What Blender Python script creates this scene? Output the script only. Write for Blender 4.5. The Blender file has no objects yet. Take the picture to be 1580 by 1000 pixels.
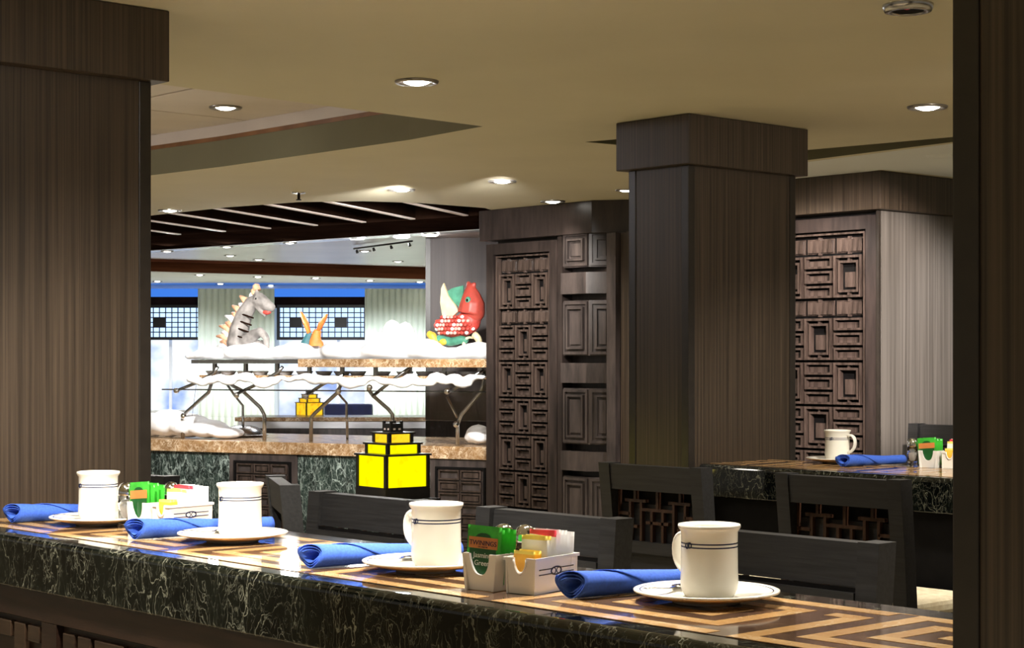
import bpy, bmesh, math, random
from mathutils import Vector, Matrix
random.seed(7)
S = bpy.context.scene
COL = S.collection
PI = math.pi
# ------------------------------------------------------------------ camera, world, exposure
F, CX, HZ, CH = 2750.0, 790.0, 555.0, 1.328      # focal px, principal x, horizon y, camera height
cd = bpy.data.cameras.new('camera'); cam = bpy.data.objects.new('camera', cd); COL.objects.link(cam)
cam.location = (0, 0, CH); cam.rotation_euler = (PI/2, 0, 0)
cd.sensor_width = 36; cd.lens = F/1580*36; cd.shift_y = (HZ-500)/1580
cd.clip_start = 0.05; cd.clip_end = 200
S.camera = cam
S.view_settings.view_transform = 'Standard'; S.view_settings.look = 'None'
S.view_settings.gamma = 1; S.view_settings.use_curve_mapping = False
S.view_settings.exposure = 0.18
w = bpy.data.worlds.new('world'); S.world = w; w.use_nodes = True
bg = w.node_tree.nodes['Background']; bg.inputs[0].default_value = (1.0, 0.90, 0.74, 1); bg.inputs[1].default_value = 0.22

AX = math.radians(42.2)
UX, UY = math.cos(AX), math.sin(AX)
def W(gx, gy, z=0.0):                       # room grid -> world
    return Vector((UX*gx-UY*gy, UY*gx+UX*gy, z))
def GI(X, Y): return (UX*X+UY*Y, -UY*X+UX*Y)
def gy_at(px, gx):
    r = (px-CX)/F
    return (UX*gx-r*UY*gx)/(UY+r*UX)
def gx_at(px, gy):
    r = (px-CX)/F
    return (UY*gy+r*UX*gy)/(UX-r*UY)
def atz(px, py, z):
    D = (z-CH)*F/(HZ-py)
    return Vector(((px-CX)/F*D, D, z))
def atD(px, py, D): return Vector(((px-CX)/F*D, D, CH+(HZ-py)/F*D))
CZ = 2.095                                   # ceiling height
TZ = 1.0                                     # counter top height

def spot(name, loc, target, power, size=70, blend=.6, rad=.04, col=(1,.93,.82)):
    l = bpy.data.lights.new(name, 'SPOT'); l.energy = power; l.spot_size = math.radians(size); l.spot_blend = blend
    l.shadow_soft_size = rad; l.color = col
    o = bpy.data.objects.new(name, l); COL.objects.link(o); o.location = loc
    d = Vector(target)-Vector(loc); o.rotation_euler = d.to_track_quat('-Z', 'Y').to_euler()
    return o
ct = lambda gx, gy: W(gx, gy, TZ)
LZ = CZ-.02
# ceiling spots over the near counter
# grid of added unseen spots; their bounce off the floor brightens the ceiling
for gx_, gy_ in ((0,.5),(0,2.3),(0,4.1),(1.0,-1.2),(2.8,.8),(4.6,.4),(5.6,2.2),(2.9,5.0),(4.4,5.4),(3.4,7.2),(7.4,1.0),(-1.5,1.5),(-1.5,3.4),(1.3,6.0)):
    spot('room_fill_spot', W(gx_, gy_, LZ), W(gx_, gy_, 0), 64, 125, .5, .05)
spot('counter_spot', W(1.25, 1.75, LZ), W(1.78, 2.9, TZ+.03), 160, 60)
spot('counter_spot', W(1.2, 2.6, LZ), W(1.78, 2.9, TZ+.03), 130, 75)
spot('counter_spot', W(1.75, 1.9, LZ), W(1.8, 1.8, TZ), 75, 80)
spot('counter_spot', W(2.25, 2.0, LZ), W(1.75, 1.95, TZ), 75, 50)
spot('counter_spot', W(2.25, 2.8, LZ), W(1.75, 2.75, TZ), 60, 60)
spot('counter_spot', W(3.2, 2.3, LZ), W(2.2, 2.2, TZ), 40, 90)
spot('counter_spot', W(3.0, 3.6, LZ), W(3.2, 3.0, TZ), 30, 90)
spot('counter_spot', W(3.9, 2.3, LZ), W(4.45, 3.1, TZ), 90, 70)
# added hidden spots that brighten the columns and carved panels
cl = bpy.data.lights.new('tray_fill_light', 'POINT'); cl.energy = 16; cl.color = (.95,.93,1); cl.shadow_soft_size = .08  # added unseen point light that brightens the tray tiles
co = bpy.data.objects.new('tray_fill_light', cl); COL.objects.link(co); co.location = (-2.75, 6.2, 2.17)
spot('wall_fill_spot', W(3.9, 2.0, LZ), W(4.5, 3.76, 1.1), 40, 75)
spot('wall_fill_spot', W(1.9, 1.6, LZ), W(1.8, 3.4, 1.2), 14, 60)
spot('wall_fill_spot', W(5.5, 4.55, LZ), W(6.05, 4.75, 1.3), 45, 90)
spot('wall_fill_spot', W(4.65, 3.0, LZ), W(6.05, 4.6, 1.45), 750, 34, col=(1,.90,.84))
spot('wall_fill_spot', W(6.3, 3.4, LZ), W(6.6, 4.4, .9), 30, 80, col=(.9,.95,1))
spot('wall_fill_spot', W(5.3, 6.0, LZ), W(6.1, 6.5, 1.2), 40, 80)
spot('wall_fill_spot', W(5.4, 7.0, LZ), W(6.1, 6.7, .8), 40, 80)

# ------------------------------------------------------------------ materials
def nt(name):
    m = bpy.data.materials.new(name); m.use_nodes = True
    t = m.node_tree; return m, t, t.nodes['Principled BSDF']
def plain(name, c, rough=.5, metal=0, noise=0.0, scale=30, spec=.5, trans=0, emit=None, es=0):
    m, t, b = nt(name)
    b.inputs['Roughness'].default_value = rough; b.inputs['Metallic'].default_value = metal
    b.inputs['Specular IOR Level'].default_value = spec
    b.inputs['Transmission Weight'].default_value = trans
    tc = t.nodes.new('ShaderNodeTexCoord'); n = t.nodes.new('ShaderNodeTexNoise'); n.inputs['Scale'].default_value = scale
    n.inputs['Detail'].default_value = 5
    t.links.new(tc.outputs['Object'], n.inputs['Vector'])
    r = t.nodes.new('ShaderNodeValToRGB'); k = noise
    r.color_ramp.elements[0].position = .3; r.color_ramp.elements[1].position = .7
    r.color_ramp.elements[0].color = (c[0]*(1-k), c[1]*(1-k), c[2]*(1-k), 1)
    r.color_ramp.elements[1].color = (min(1,c[0]*(1+k)), min(1,c[1]*(1+k)), min(1,c[2]*(1+k)), 1)
    t.links.new(n.outputs['Fac'], r.inputs[0]); t.links.new(r.outputs[0], b.inputs['Base Color'])
    if emit: b.inputs['Emission Color'].default_value = (*emit, 1); b.inputs['Emission Strength'].default_value = es
    return m
def wood(name, dark, light, rough=.45, sx=90, sz=1.4, axis='Z', bump=.15):
    m, t, b = nt(name)
    tc = t.nodes.new('ShaderNodeTexCoord'); mp = t.nodes.new('ShaderNodeMapping')
    mp.inputs['Scale'].default_value = {'Z': (sx, sx, sz), 'Y': (sx, sz, sx), 'X': (sz, sx, sx)}[axis]
    t.links.new(tc.outputs['Object'], mp.inputs[0])
    n = t.nodes.new('ShaderNodeTexNoise'); n.inputs['Scale'].default_value = 1; n.inputs['Detail'].default_value = 6; n.inputs['Roughness'].default_value = .65
    t.links.new(mp.outputs[0], n.inputs['Vector'])
    r = t.nodes.new('ShaderNodeValToRGB'); e = r.color_ramp.elements
    e[0].position = .36; e[0].color = (*dark, 1); e[1].position = .64; e[1].color = (*light, 1)
    t.links.new(n.outputs['Fac'], r.inputs[0]); t.links.new(r.outputs[0], b.inputs['Base Color'])
    bp = t.nodes.new('ShaderNodeBump'); bp.inputs['Strength'].default_value = bump; bp.inputs['Distance'].default_value = .002
    t.links.new(n.outputs['Fac'], bp.inputs['Height']); t.links.new(bp.outputs[0], b.inputs['Normal'])
    b.inputs['Roughness'].default_value = rough
    return m
def marble(name, base, mid, vein, scale=7, rough=.06, vw=.012, amt=1.0, map_scale=(1,1,1)):
    m, t, b = nt(name)
    L = t.links.new
    tc = t.nodes.new('ShaderNodeTexCoord')
    mp = t.nodes.new('ShaderNodeMapping'); mp.inputs['Scale'].default_value = map_scale; L(tc.outputs['Object'], mp.inputs[0])
    d = t.nodes.new('ShaderNodeTexNoise'); d.inputs['Scale'].default_value = scale*.9; d.inputs['Detail'].default_value = 6
    L(mp.outputs[0], d.inputs['Vector'])
    mx = t.nodes.new('ShaderNodeMixRGB'); mx.blend_type = 'LINEAR_LIGHT'; mx.inputs[0].default_value = .16
    L(mp.outputs[0], mx.inputs[1]); L(d.outputs['Color'], mx.inputs[2])
    out = None
    for sc, wd, st in ((scale, vw, 1.0), (scale*2.3, vw*1.5, .75), (scale*5.5, vw*2.0, .35)):
        v = t.nodes.new('ShaderNodeTexVoronoi'); v.feature = 'DISTANCE_TO_EDGE'; v.inputs['Scale'].default_value = sc
        L(mx.outputs[0], v.inputs['Vector'])
        r = t.nodes.new('ShaderNodeMapRange'); r.inputs['From Min'].default_value = 0; r.inputs['From Max'].default_value = wd*3
        r.inputs['To Min'].default_value = st*amt; r.inputs['To Max'].default_value = 0
        L(v.outputs['Distance'], r.inputs['Value'])
        n2 = t.nodes.new('ShaderNodeTexNoise'); n2.inputs['Scale'].default_value = sc*1.1; n2.inputs['Detail'].default_value = 3
        L(mp.outputs[0], n2.inputs['Vector'])
        r2 = t.nodes.new('ShaderNodeMapRange'); r2.inputs['From Min'].default_value = .42; r2.inputs['From Max'].default_value = .62
        L(n2.outputs['Fac'], r2.inputs['Value'])
        mu = t.nodes.new('ShaderNodeMath'); mu.operation = 'MULTIPLY'; L(r.outputs[0], mu.inputs[0]); L(r2.outputs[0], mu.inputs[1])
        if out is None: out = mu
        else:
            a = t.nodes.new('ShaderNodeMath'); a.operation = 'MAXIMUM'; L(out.outputs[0], a.inputs[0]); L(mu.outputs[0], a.inputs[1]); out = a
    rp = t.nodes.new('ShaderNodeValToRGB'); e = rp.color_ramp.elements
    e[0].position = .4; e[0].color = (*base, 1); e[1].position = .75; e[1].color = (*mid, 1)
    L(d.outputs['Fac'], rp.inputs[0])
    m2 = t.nodes.new('ShaderNodeMixRGB'); L(out.outputs[0], m2.inputs[0]); L(rp.outputs[0], m2.inputs[1]); m2.inputs[2].default_value = (*vein, 1)
    L(m2.outputs[0], b.inputs['Base Color']); b.inputs['Roughness'].default_value = rough
    return m
def emis(name, c, s):
    m = bpy.data.materials.new(name); m.use_nodes = True; t = m.node_tree; t.nodes.clear()
    e = t.nodes.new('ShaderNodeEmission'); o = t.nodes.new('ShaderNodeOutputMaterial')
    e.inputs[0].default_value = (*c, 1); e.inputs[1].default_value = s; t.links.new(e.outputs[0], o.inputs[0]); return m
M = {}
M['wood'] = wood('column_wood', (.018,.012,.0075), (.068,.048,.032), .42, 130, 1.0)
M['wood_grey'] = wood('grey_wood', (.060,.052,.044), (.135,.120,.105), .5, 60, .6)
M['trimdark'] = plain('corner_trim', (.018,.014,.011), .35, .0, .2)
M['cabinet'] = wood('carved_wood', (.014,.010,.009), (.036,.025,.022), .36, 30, 4, bump=.05)
M['cabinet_mid'] = wood('pillar_wood', (.028,.022,.021), (.075,.058,.053), .4, 26, 4, bump=.05)
M['fret'] = wood('fret_wood', (.022,.015,.012), (.075,.052,.043), .25, 40, 5, bump=.05)
M['chair'] = wood('chair_wood', (.009,.0088,.0092), (.020,.0196,.0205), .5, 120, 6, 'Y', bump=.25)
M['chair_fret'] = wood('chair_fret', (.03,.013,.007), (.06,.03,.018), .25, 50, 6)
M['base'] = wood('counter_base', (.008,.0035,.002), (.022,.010,.006), .35, 60, 5, 'Y')
M['basefret'] = wood('base_fret', (.010,.005,.003), (.035,.020,.011), .35, 60, 5, 'Y')
M['black'] = plain('black', (.004,.0035,.0035), .7, 0, .3, spec=.1)
M['marble'] = marble('green_marble', (.0015,.002,.0017), (.0065,.0085,.006), (.24,.24,.18), 10, .05, .006, .85, (1,1,.6))
M['marble_far'] = marble('far_marble', (.008,.014,.012), (.035,.055,.045), (.35,.42,.38), 7, .25, .02, map_scale=(2.2,2.2,1.0))
M['tan'] = marble('tan_inlay', (.46,.26,.10), (.68,.44,.20), (.80,.66,.42), 10, .07, .012, .7)
M['brown'] = marble('brown_inlay', (.055,.030,.020), (.12,.07,.045), (.30,.18,.10), 12, .07, .01, .5)
M['granite'] = marble('granite', (.20,.105,.04), (.38,.22,.10), (.75,.6,.42), 12, .25, .03)
M['ceil'] = plain('ceiling_paint', (.60,.56,.41), .75, 0, .03, 3)
M['ceilwhite'] = plain('white_ceiling', (.72,.76,.76), .7, 0, .04, 2)
M['fascia'] = plain('shaded_fascia', (.19,.18,.11), .8, 0, .05, 4)
M['tile'] = plain('ceiling_tile', (.66,.60,.55), .45, .0, .06, 4)
M['cove'] = plain('cove_wood', (.22,.10,.035), .5, 0, .3, 9)
M['buffceil'] = plain('buffet_ceiling', (.80,.68,.67), .3, .0, .12, 1.2)
M['brownband'] = plain('brown_band', (.10,.035,.018), .95, 0, .3, 2, spec=0)
M['slat'] = plain('slat_brown', (.018,.009,.006), .95, 0, .3, 5, spec=0)
M['slatedge'] = plain('slat_edge', (.82,.70,.64), .5, 0, .05)
M['floor'] = plain('cream_carpet', (.46,.38,.24), .95, 0, .25, 14)
M['ceramic'] = plain('ceramic', (.86,.83,.74), .12, 0, .015, 20)
M['ceramic_w'] = plain('white_ceramic', (.83,.82,.79), .15, 0, .02, 20)
M['foot'] = plain('unglazed_rim', (.62,.42,.20), .5, 0, .06)
M['navy'] = plain('navy_line', (.012,.018,.06), .25)
M['napkin'] = plain('blue_napkin', (.035,.105,.50), .9, 0, .16, 260)
M['steel'] = plain('polished_steel', (.75,.75,.76), .10, 1.0, .03)
M['steel2'] = plain('brushed_steel', (.45,.45,.45), .25, 1.0, .08)
M['glass'] = plain('clear_glass', (1,1,1), .02, 0, 0, trans=1)
M['salt'] = plain('salt', (.85,.85,.85), .9, 0, .05, 300)
M['pepper'] = plain('pepper', (.10,.07,.05), .9, 0, .6, 400)
M['green'] = plain('green_foil', (.05,.42,.04), .3, 0, .35, 40)
M['dkgreen'] = plain('dark_green_print', (.012,.09,.02), .3, 0, .25, 40)
M['orange'] = plain('orange_print', (.60,.22,.06), .35, 0, .1)
M['gold'] = plain('gold_print', (.75,.6,.25), .4)
M['paper'] = plain('white_paper', (.88,.88,.86), .7, 0, .03, 60)
M['opack'] = plain('orange_packet', (.95,.48,.05), .5, 0, .15, 60)
M['rpack'] = plain('red_packet', (.75,.05,.08), .5, 0, .15, 60)
M['ypack'] = plain('yellow_packet', (.92,.75,.15), .5, 0, .1, 60)
M['white'] = plain('white_print', (.85,.88,.85), .5)
M['seat'] = wood('cream_upholstery', (.62,.52,.34), (.80,.72,.52), .9, 40, 40, bump=.3)
M['snow'] = plain('white_fleece', (.93,.93,.94), .95, 0, .02, 30)
M['lamp'] = emis('downlight_lens', (1,.95,.85), 14)
M['lampy'] = emis('yellow_lens', (1,.75,.15), 6)
M['ring'] = plain('downlight_ring', (.32,.30,.27), .3, .8, .05)
M['blackmetal'] = plain('black_metal', (.008,.007,.007), .35, .2, .1)
M['horse'] = plain('grey_sculpture', (.25,.23,.215), .6, 0, .6, 14)
M['mane'] = plain('orange_mane', (.80,.42,.25), .6, 0, .25, 25)
M['redfish'] = plain('red_sculpture', (.55,.06,.045), .5, 0, .35, 30)
M['redhead'] = plain('red_head', (.48,.07,.05), .45, 0, .2, 20)
M['scale'] = plain('pale_scale', (.85,.40,.35), .5, 0, .25, 30)
M['cream'] = plain('cream_fin', (.78,.68,.42), .6, 0, .25, 25)
M['teal'] = plain('teal_wave', (.08,.30,.20), .5, 0, .4, 20)
M['yellowf'] = plain('yellow_fin', (.75,.50,.06), .5, 0, .3, 20)
M['orangeE'] = plain('orange_ears', (.85,.22,.04), .55, 0, .25, 25)
M['tealE'] = plain('teal_body', (.03,.12,.14), .5, 0, .4, 20)
M['curtain'] = plain('pale_curtain', (.66,.72,.62), .85, 0, .06, 8)
M['bluecove'] = emis('blue_cove', (.05,.20,.75), 1.0)
M['gloss_white'] = plain('buffet_white', (.85,.86,.90), .2, 0, .05, 3)
M['cardboard'] = plain('wicker', (.60,.48,.33), .7, 0, .2, 60)
M['purple'] = wood('back_column', (.035,.020,.020), (.065,.042,.040), .45, 30, .8)
M['navyf'] = plain('navy_fabric', (.01,.03,.16), .8, 0, .3, 20)
def sky_window():
    m = bpy.data.materials.new('daylight_window'); m.use_nodes = True; t = m.node_tree; t.nodes.clear()
    e = t.nodes.new('ShaderNodeEmission'); o = t.nodes.new('ShaderNodeOutputMaterial')
    tc = t.nodes.new('ShaderNodeTexCoord'); n = t.nodes.new('ShaderNodeTexNoise'); n.inputs['Scale'].default_value = 2.2; n.inputs['Detail'].default_value = 4
    r = t.nodes.new('ShaderNodeValToRGB'); r.color_ramp.elements[0].position = .30; r.color_ramp.elements[0].color = (.16,.30,.80,1)
    r.color_ramp.elements[1].position = .52; r.color_ramp.elements[1].color = (.85,.92,1,1)
    t.links.new(tc.outputs['Object'], n.inputs[0]); t.links.new(n.outputs['Fac'], r.inputs[0]); t.links.new(r.outputs[0], e.inputs[0])
    e.inputs[1].default_value = 1.15; t.links.new(e.outputs[0], o.inputs[0]); return m
M['sky'] = sky_window()
def lantern_panel(name, c1, c2, s):
    m = bpy.data.materials.new(name); m.use_nodes = True; t = m.node_tree; t.nodes.clear()
    e = t.nodes.new('ShaderNodeEmission'); o = t.nodes.new('ShaderNodeOutputMaterial')
    tc = t.nodes.new('ShaderNodeTexCoord'); n = t.nodes.new('ShaderNodeTexNoise'); n.inputs['Scale'].default_value = 25; n.inputs['Detail'].default_value = 4
    r = t.nodes.new('ShaderNodeValToRGB'); r.color_ramp.elements[0].position = .35; r.color_ramp.elements[0].color = (*c1, 1)
    r.color_ramp.elements[1].position = .5; r.color_ramp.elements[1].color = (*c2, 1)
    t.links.new(tc.outputs['Object'], n.inputs[0]); t.links.new(n.outputs['Fac'], r.inputs[0]); t.links.new(r.outputs[0], e.inputs[0])
    e.inputs[1].default_value = s; t.links.new(e.outputs[0], o.inputs[0]); return m
M['bluelit'] = emis('blue_backlight', (.42,.62,1.0), 1.7)
M['lantern'] = lantern_panel('lantern_paper', (.85,.70,.0), (1,.88,.0), 1.15)
M['lantern_o'] = lantern_panel('lantern_paper_orange', (.9,.35,.01), (1,.62,.02), 1.1)
M['bulb'] = emis('bulb_glow', (1,1,.75), 3)

# ------------------------------------------------------------------ builders
def box(bm, x0, x1, y0, y1, z0, z1, bev=0, mi=0):
    vs = [bm.verts.new((x, y, z)) for z in (z0, z1) for y in (y0, y1) for x in (x0, x1)]
    fs = [(0,2,3,1),(4,5,7,6),(0,1,5,4),(2,6,7,3),(0,4,6,2),(1,3,7,5)]
    F_ = [bm.faces.new([vs[i] for i in f]) for f in fs]
    for f in F_: f.material_index = mi
    if bev:
        es = list({e for f in F_ for e in f.edges})
        r = bmesh.ops.bevel(bm, geom=es, offset=bev, segments=2, affect='EDGES', profile=.6)
        for f in r['faces']: f.material_index = mi
def BX(*a, bev=0):
    bm = bmesh.new(); box(bm, *a, bev=bev); return bm
def tube(bm, pts, r, n=8, caps=True, mi=0):
    pts = [Vector(p) for p in pts]; rings = []; up = None
    for i, p in enumerate(pts):
        d = (pts[min(i+1, len(pts)-1)]-pts[max(i-1, 0)]).normalized()
        if up is None: up = Vector((0,0,1)) if abs(d.z) < .9 else Vector((1,0,0))
        a = (up-d*up.dot(d)).normalized(); b = d.cross(a); up = a
        rr = r[i] if isinstance(r, (list, tuple)) else r
        ra, rb = rr if isinstance(rr, tuple) else (rr, rr)
        rings.append([bm.verts.new(p+a*math.cos(t)*ra+b*math.sin(t)*rb) for t in (2*PI*k/n for k in range(n))])
    for i in range(len(rings)-1):
        for k in range(n):
            f = bm.faces.new([rings[i][k], rings[i][(k+1)%n], rings[i+1][(k+1)%n], rings[i+1][k]]); f.smooth = True; f.material_index = mi
    if caps:
        for q in (rings[0][::-1], rings[-1]):
            f = bm.faces.new(q); f.material_index = mi
def TB(pts, r, n=8):
    bm = bmesh.new(); tube(bm, pts, r, n); return bm
def lathe(bm, prof, n=48, mis=None, c=(0,0)):
    rings = []
    for (r, z) in prof:
        rings.append([bm.verts.new((c[0]+r*math.cos(2*PI*k/n), c[1]+r*math.sin(2*PI*k/n), z)) for k in range(n)] if r > 1e-6 else [bm.verts.new((c[0], c[1], z))])
    for i in range(len(rings)-1):
        a, b = rings[i], rings[i+1]
        for k in range(n):
            k2 = (k+1) % n
            if len(a) == 1 and len(b) == 1: continue
            q = [a[0], b[k2], b[k]] if len(a) == 1 else ([a[k], a[k2], b[0]] if len(b) == 1 else [a[k], a[k2], b[k2], b[k]])
            f = bm.faces.new(q); f.smooth = True
            if mis: f.material_index = mis[i]
def ball(bm, c, r, sub=2, mi=0):
    if not isinstance(r, (tuple, list)): r = (r, r, r)
    res = bmesh.ops.create_icosphere(bm, subdivisions=sub, radius=1)
    for v in res['verts']: v.co = Vector((c[0]+v.co.x*r[0], c[1]+v.co.y*r[1], c[2]+v.co.z*r[2]))
    for f in {f for v in res['verts'] for f in v.link_faces}: f.smooth = True; f.material_index = mi
def prism(bm, pts, z0, z1):                  # polygon footprint
    a = [bm.verts.new((p[0], p[1], z0)) for p in pts]; b = [bm.verts.new((p[0], p[1], z1)) for p in pts]
    bm.faces.new(a[::-1]); bm.faces.new(b)
    for i in range(len(a)):
        j = (i+1) % len(a); bm.faces.new([a[i], a[j], b[j], b[i]])
def slabY(bm, pts, y0, y1):                  # polygon in x-z, thickness in y
    a = [bm.verts.new((p[0], y0, p[1])) for p in pts]; b = [bm.verts.new((p[0], y1, p[1])) for p in pts]
    bm.faces.new(a); bm.faces.new(b[::-1])
    for i in range(len(a)):
        j = (i+1) % len(a); bm.faces.new([a[j], a[i], b[i], b[j]])
def mesh(name, bm, mats, fix=True):
    if fix: bmesh.ops.recalc_face_normals(bm, faces=bm.faces)
    me = bpy.data.meshes.new(name); bm.to_mesh(me); bm.free()
    for m in (mats if isinstance(mats, (list, tuple)) else [mats]): me.materials.append(M[m])
    return me
def obj(name, bm, mats, parent=None, loc=None, rotz=0, label=None):
    me = bm if isinstance(bm, bpy.types.Mesh) else mesh(name, bm, mats)
    o = bpy.data.objects.new(name, me); COL.objects.link(o)
    if parent: o.parent = parent
    if loc is not None: o.location = loc
    if rotz: o.rotation_euler = (0, 0, rotz)
    if label: o['label'] = label
    return o
def thing(name, label, cat, loc=(0,0,0), rotz=0, group=None):
    o = bpy.data.objects.new(name, None); COL.objects.link(o); o.location = loc; o.rotation_euler = (0,0,rotz)
    o.empty_display_size = .05
    o['label'] = label; o['category'] = cat
    if group: o['group'] = group
    return o
def tag(o, label, cat, group=None):
    o['label'] = label; o['category'] = cat
    if group: o['group'] = group
    return o
def struct(o): o['kind'] = 'structure'; return o
def dup(root, loc, rotz=None, label=None, group=None, scale=None):
    m = {}
    r = root.copy(); COL.objects.link(r); r.location = loc
    if rotz is not None: r.rotation_euler = (0,0,rotz)
    if scale: r.scale = (scale,)*3
    if label: r['label'] = label
    if group: r['group'] = group
    for ch in list(root.children):
        c = ch.copy(); COL.objects.link(c); c.parent = r
        for g in ch.children:
            d = g.copy(); COL.objects.link(d); d.parent = c
    return r
def text_mesh(s, size, mat, ext=.0002):
    c = bpy.data.curves.new('lettering', 'FONT'); c.body = s; c.size = size; c.extrude = ext; c.align_x = 'CENTER'
    o = bpy.data.objects.new('tmp', c); COL.objects.link(o)
    dg = bpy.context.evaluated_depsgraph_get(); dg.update()
    me = bpy.data.meshes.new_from_object(o.evaluated_get(dg)); bpy.data.objects.remove(o)
    me.materials.clear(); me.materials.append(M[mat]); me.name = 'lettering'
    return me

# ------------------------------------------------------------------ setting: floor, ceiling, far walls
bm = BX(-12, 14, -3, 21, -.05, 0); struct(obj('floor', bm, 'floor'))

def pz(lst, z): return [atz(a, b, z).to_2d() for a, b in lst]
outer = [(-7, -3), (10, -3), (10, 13), (.9, 13)] + [tuple(p) for p in pz([(748,321),(650,313.5),(560,310.5),(460,312),(350,320),(230,333),(120,350),(0,372)], CZ)] + [(-7, 13)]
P0 = Vector((-.096, 5.86))
hole1 = [(-.096,5.86), (-.36,6.22), (-.816,6.717), (-1.15,7.08), (-1.513,7.427), (-2.0,7.82), (-2.9,8.45), (-3.8,7.6), (-3.3,2.7), (-.98,4.963)]
hole2 = [tuple(p) for p in pz([(903,219),(957,214.5),(1100,223),(1240,232),(1475,211),(1640,196),(1640,206),(1475,218.5),(1240,248),(1100,240),(957,224)], CZ)]
bm = bmesh.new()
es = []
for loop in (outer, hole1, hole2):
    vs = [bm.verts.new((x, y, CZ)) for x, y in loop]
    for i in range(len(vs)): es.append(bm.edges.new((vs[i], vs[(i+1) % len(vs)])))
bmesh.ops.triangle_fill(bm, use_beauty=True, use_dissolve=False, edges=es)
r = bmesh.ops.extrude_face_region(bm, geom=list(bm.faces))
for v in r['geom']:
    if isinstance(v, bmesh.types.BMVert): v.co.z += .105
bmesh.ops.recalc_face_normals(bm, faces=bm.faces)
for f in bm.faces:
    if abs(f.normal.z) < .5: f.material_index = 1  # fascia sides: their shade is put into a darker olive colour
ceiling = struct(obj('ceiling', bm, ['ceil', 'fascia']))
# tray one: cove strip and loose tiles above the opening
bm = bmesh.new(); bm2 = bmesh.new()
for i in range(6):
    a, b = Vector(hole1[i]), Vector(hole1[i+1])
    n = Vector((-(b-a).y, (b-a).x)).normalized()*-.03
    vs = [(a.x, a.y), (b.x, b.y), (b.x+n.x, b.y+n.y), (a.x+n.x, a.y+n.y)]
    prism(bm, vs, CZ+.1055, CZ+.122); prism(bm2, vs, CZ+.1223, 2.2615)
struct(obj('trim_1', bm, 'cove')); struct(obj('trim_7', bm2, 'tile'))
tile_me = mesh('ceiling_tile', BX(.007, .687, .007, .609, 0, .02, bev=.003), 'tile')
for i in range(-3, 4):
    for j in range(-3, 4):
        gx0, gy0 = 3.311+.694*i, 5.854+.616*j
        c = W(gx0+.35, gy0+.31)
        if c.y < 3.2 or c.y > 8.7 or c.x > .5 or c.x < -4.2: continue
        obj('ceiling_tile', tile_me, 'tile', ceiling, W(gx0, gy0, 2.262), AX)
bm = BX(-5, 9, 2.2, 9.5, 2.288, 2.33); struct(obj('ceiling_upper', bm, 'black'))
# dark slatted bay beyond the cream ceiling
struct(obj('ceiling_slat_bay', BX(-9, 3, 8.2, 13.2, 2.34, 2.37), 'slat'))
ends = [(230,368),(297,363),(362,358),(428,353),(498,348),(571,343),(646,338),(724,332)]
bayp = thing('slat_canopy', 'row of dark ceiling slats with pale undersides beyond the cream ceiling', 'slats', (0,0,0))
sd = Vector((.317,.948,0))
for k, (ex, ey) in enumerate(ends):
    e = atz(ex, ey, CZ+.01); s0 = e-sd*2.3
    edge = pz([(748,321),(650,313.5),(560,310.5),(460,312),(350,320),(230,333),(120,350),(0,372)], CZ)
    for a_, b_ in zip(edge, edge[1:]):
        d1 = b_-a_; den = sd.x*d1.y-sd.y*d1.x
        tt = ((a_.x-e.x)*d1.y-(a_.y-e.y)*d1.x)/den; uu = ((a_.x-e.x)*sd.y-(a_.y-e.y)*sd.x)/den
        if 0 <= uu <= 1 and tt < 0: s0 = e+sd*(tt+.012)
    nrm = Vector((.948,-.317,0))*.016
    bm = bmesh.new(); prism(bm, [(s0-nrm).to_2d(), (s0+nrm).to_2d(), (e+nrm).to_2d(), (e-nrm).to_2d()], CZ+.007, CZ+.075)
    sl = obj('slat', bm, 'slat', bayp)
    bm = bmesh.new(); prism(bm, [(s0-nrm).to_2d(), (s0+nrm).to_2d(), (e+nrm).to_2d(), (e-nrm).to_2d()], CZ+.001, CZ+.0068)
    obj('pale_edge', bm, 'slatedge', sl)  # pale strip paints in the lit underside of the slat
# dark flat strip, white light band, buffet ceiling, brown band, far ceiling
def zpoly(name, lst, mat, z=CZ, th=.04):
    bm = bmesh.new(); prism(bm, pz(lst, z), z, z+th); return struct(obj(name, bm, mat))
zpoly('trim_2', [(60,377),(760,331),(760,357),(60,398)], 'slat', CZ, .15)
zpoly('trim_3', [(60,398.3),(760,353.3),(760,356.5),(60,401)], 'gloss_white', CZ-.004, .06)
zpoly('ceiling_buffet', [(60,401.5),(930,345),(930,421),(60,399.5)], 'buffceil', CZ, .05)
zpoly('trim_4', [(40,398),(930,424),(930,439),(40,413)], 'brownband', CZ-.02, .09)
zpoly('ceiling_far', [(40,413.5),(930,439.5),(930,452),(40,444)], 'ceilwhite', CZ, .05)

zpoly('ceiling_lit_patch', [(1200,256),(1475,221),(1700,196),(1700,290),(1475,274),(1360,262),(1200,284)], 'ceilwhite', CZ-.0007, .0005)  # white light on this ceiling area, put into a paler patch
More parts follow.
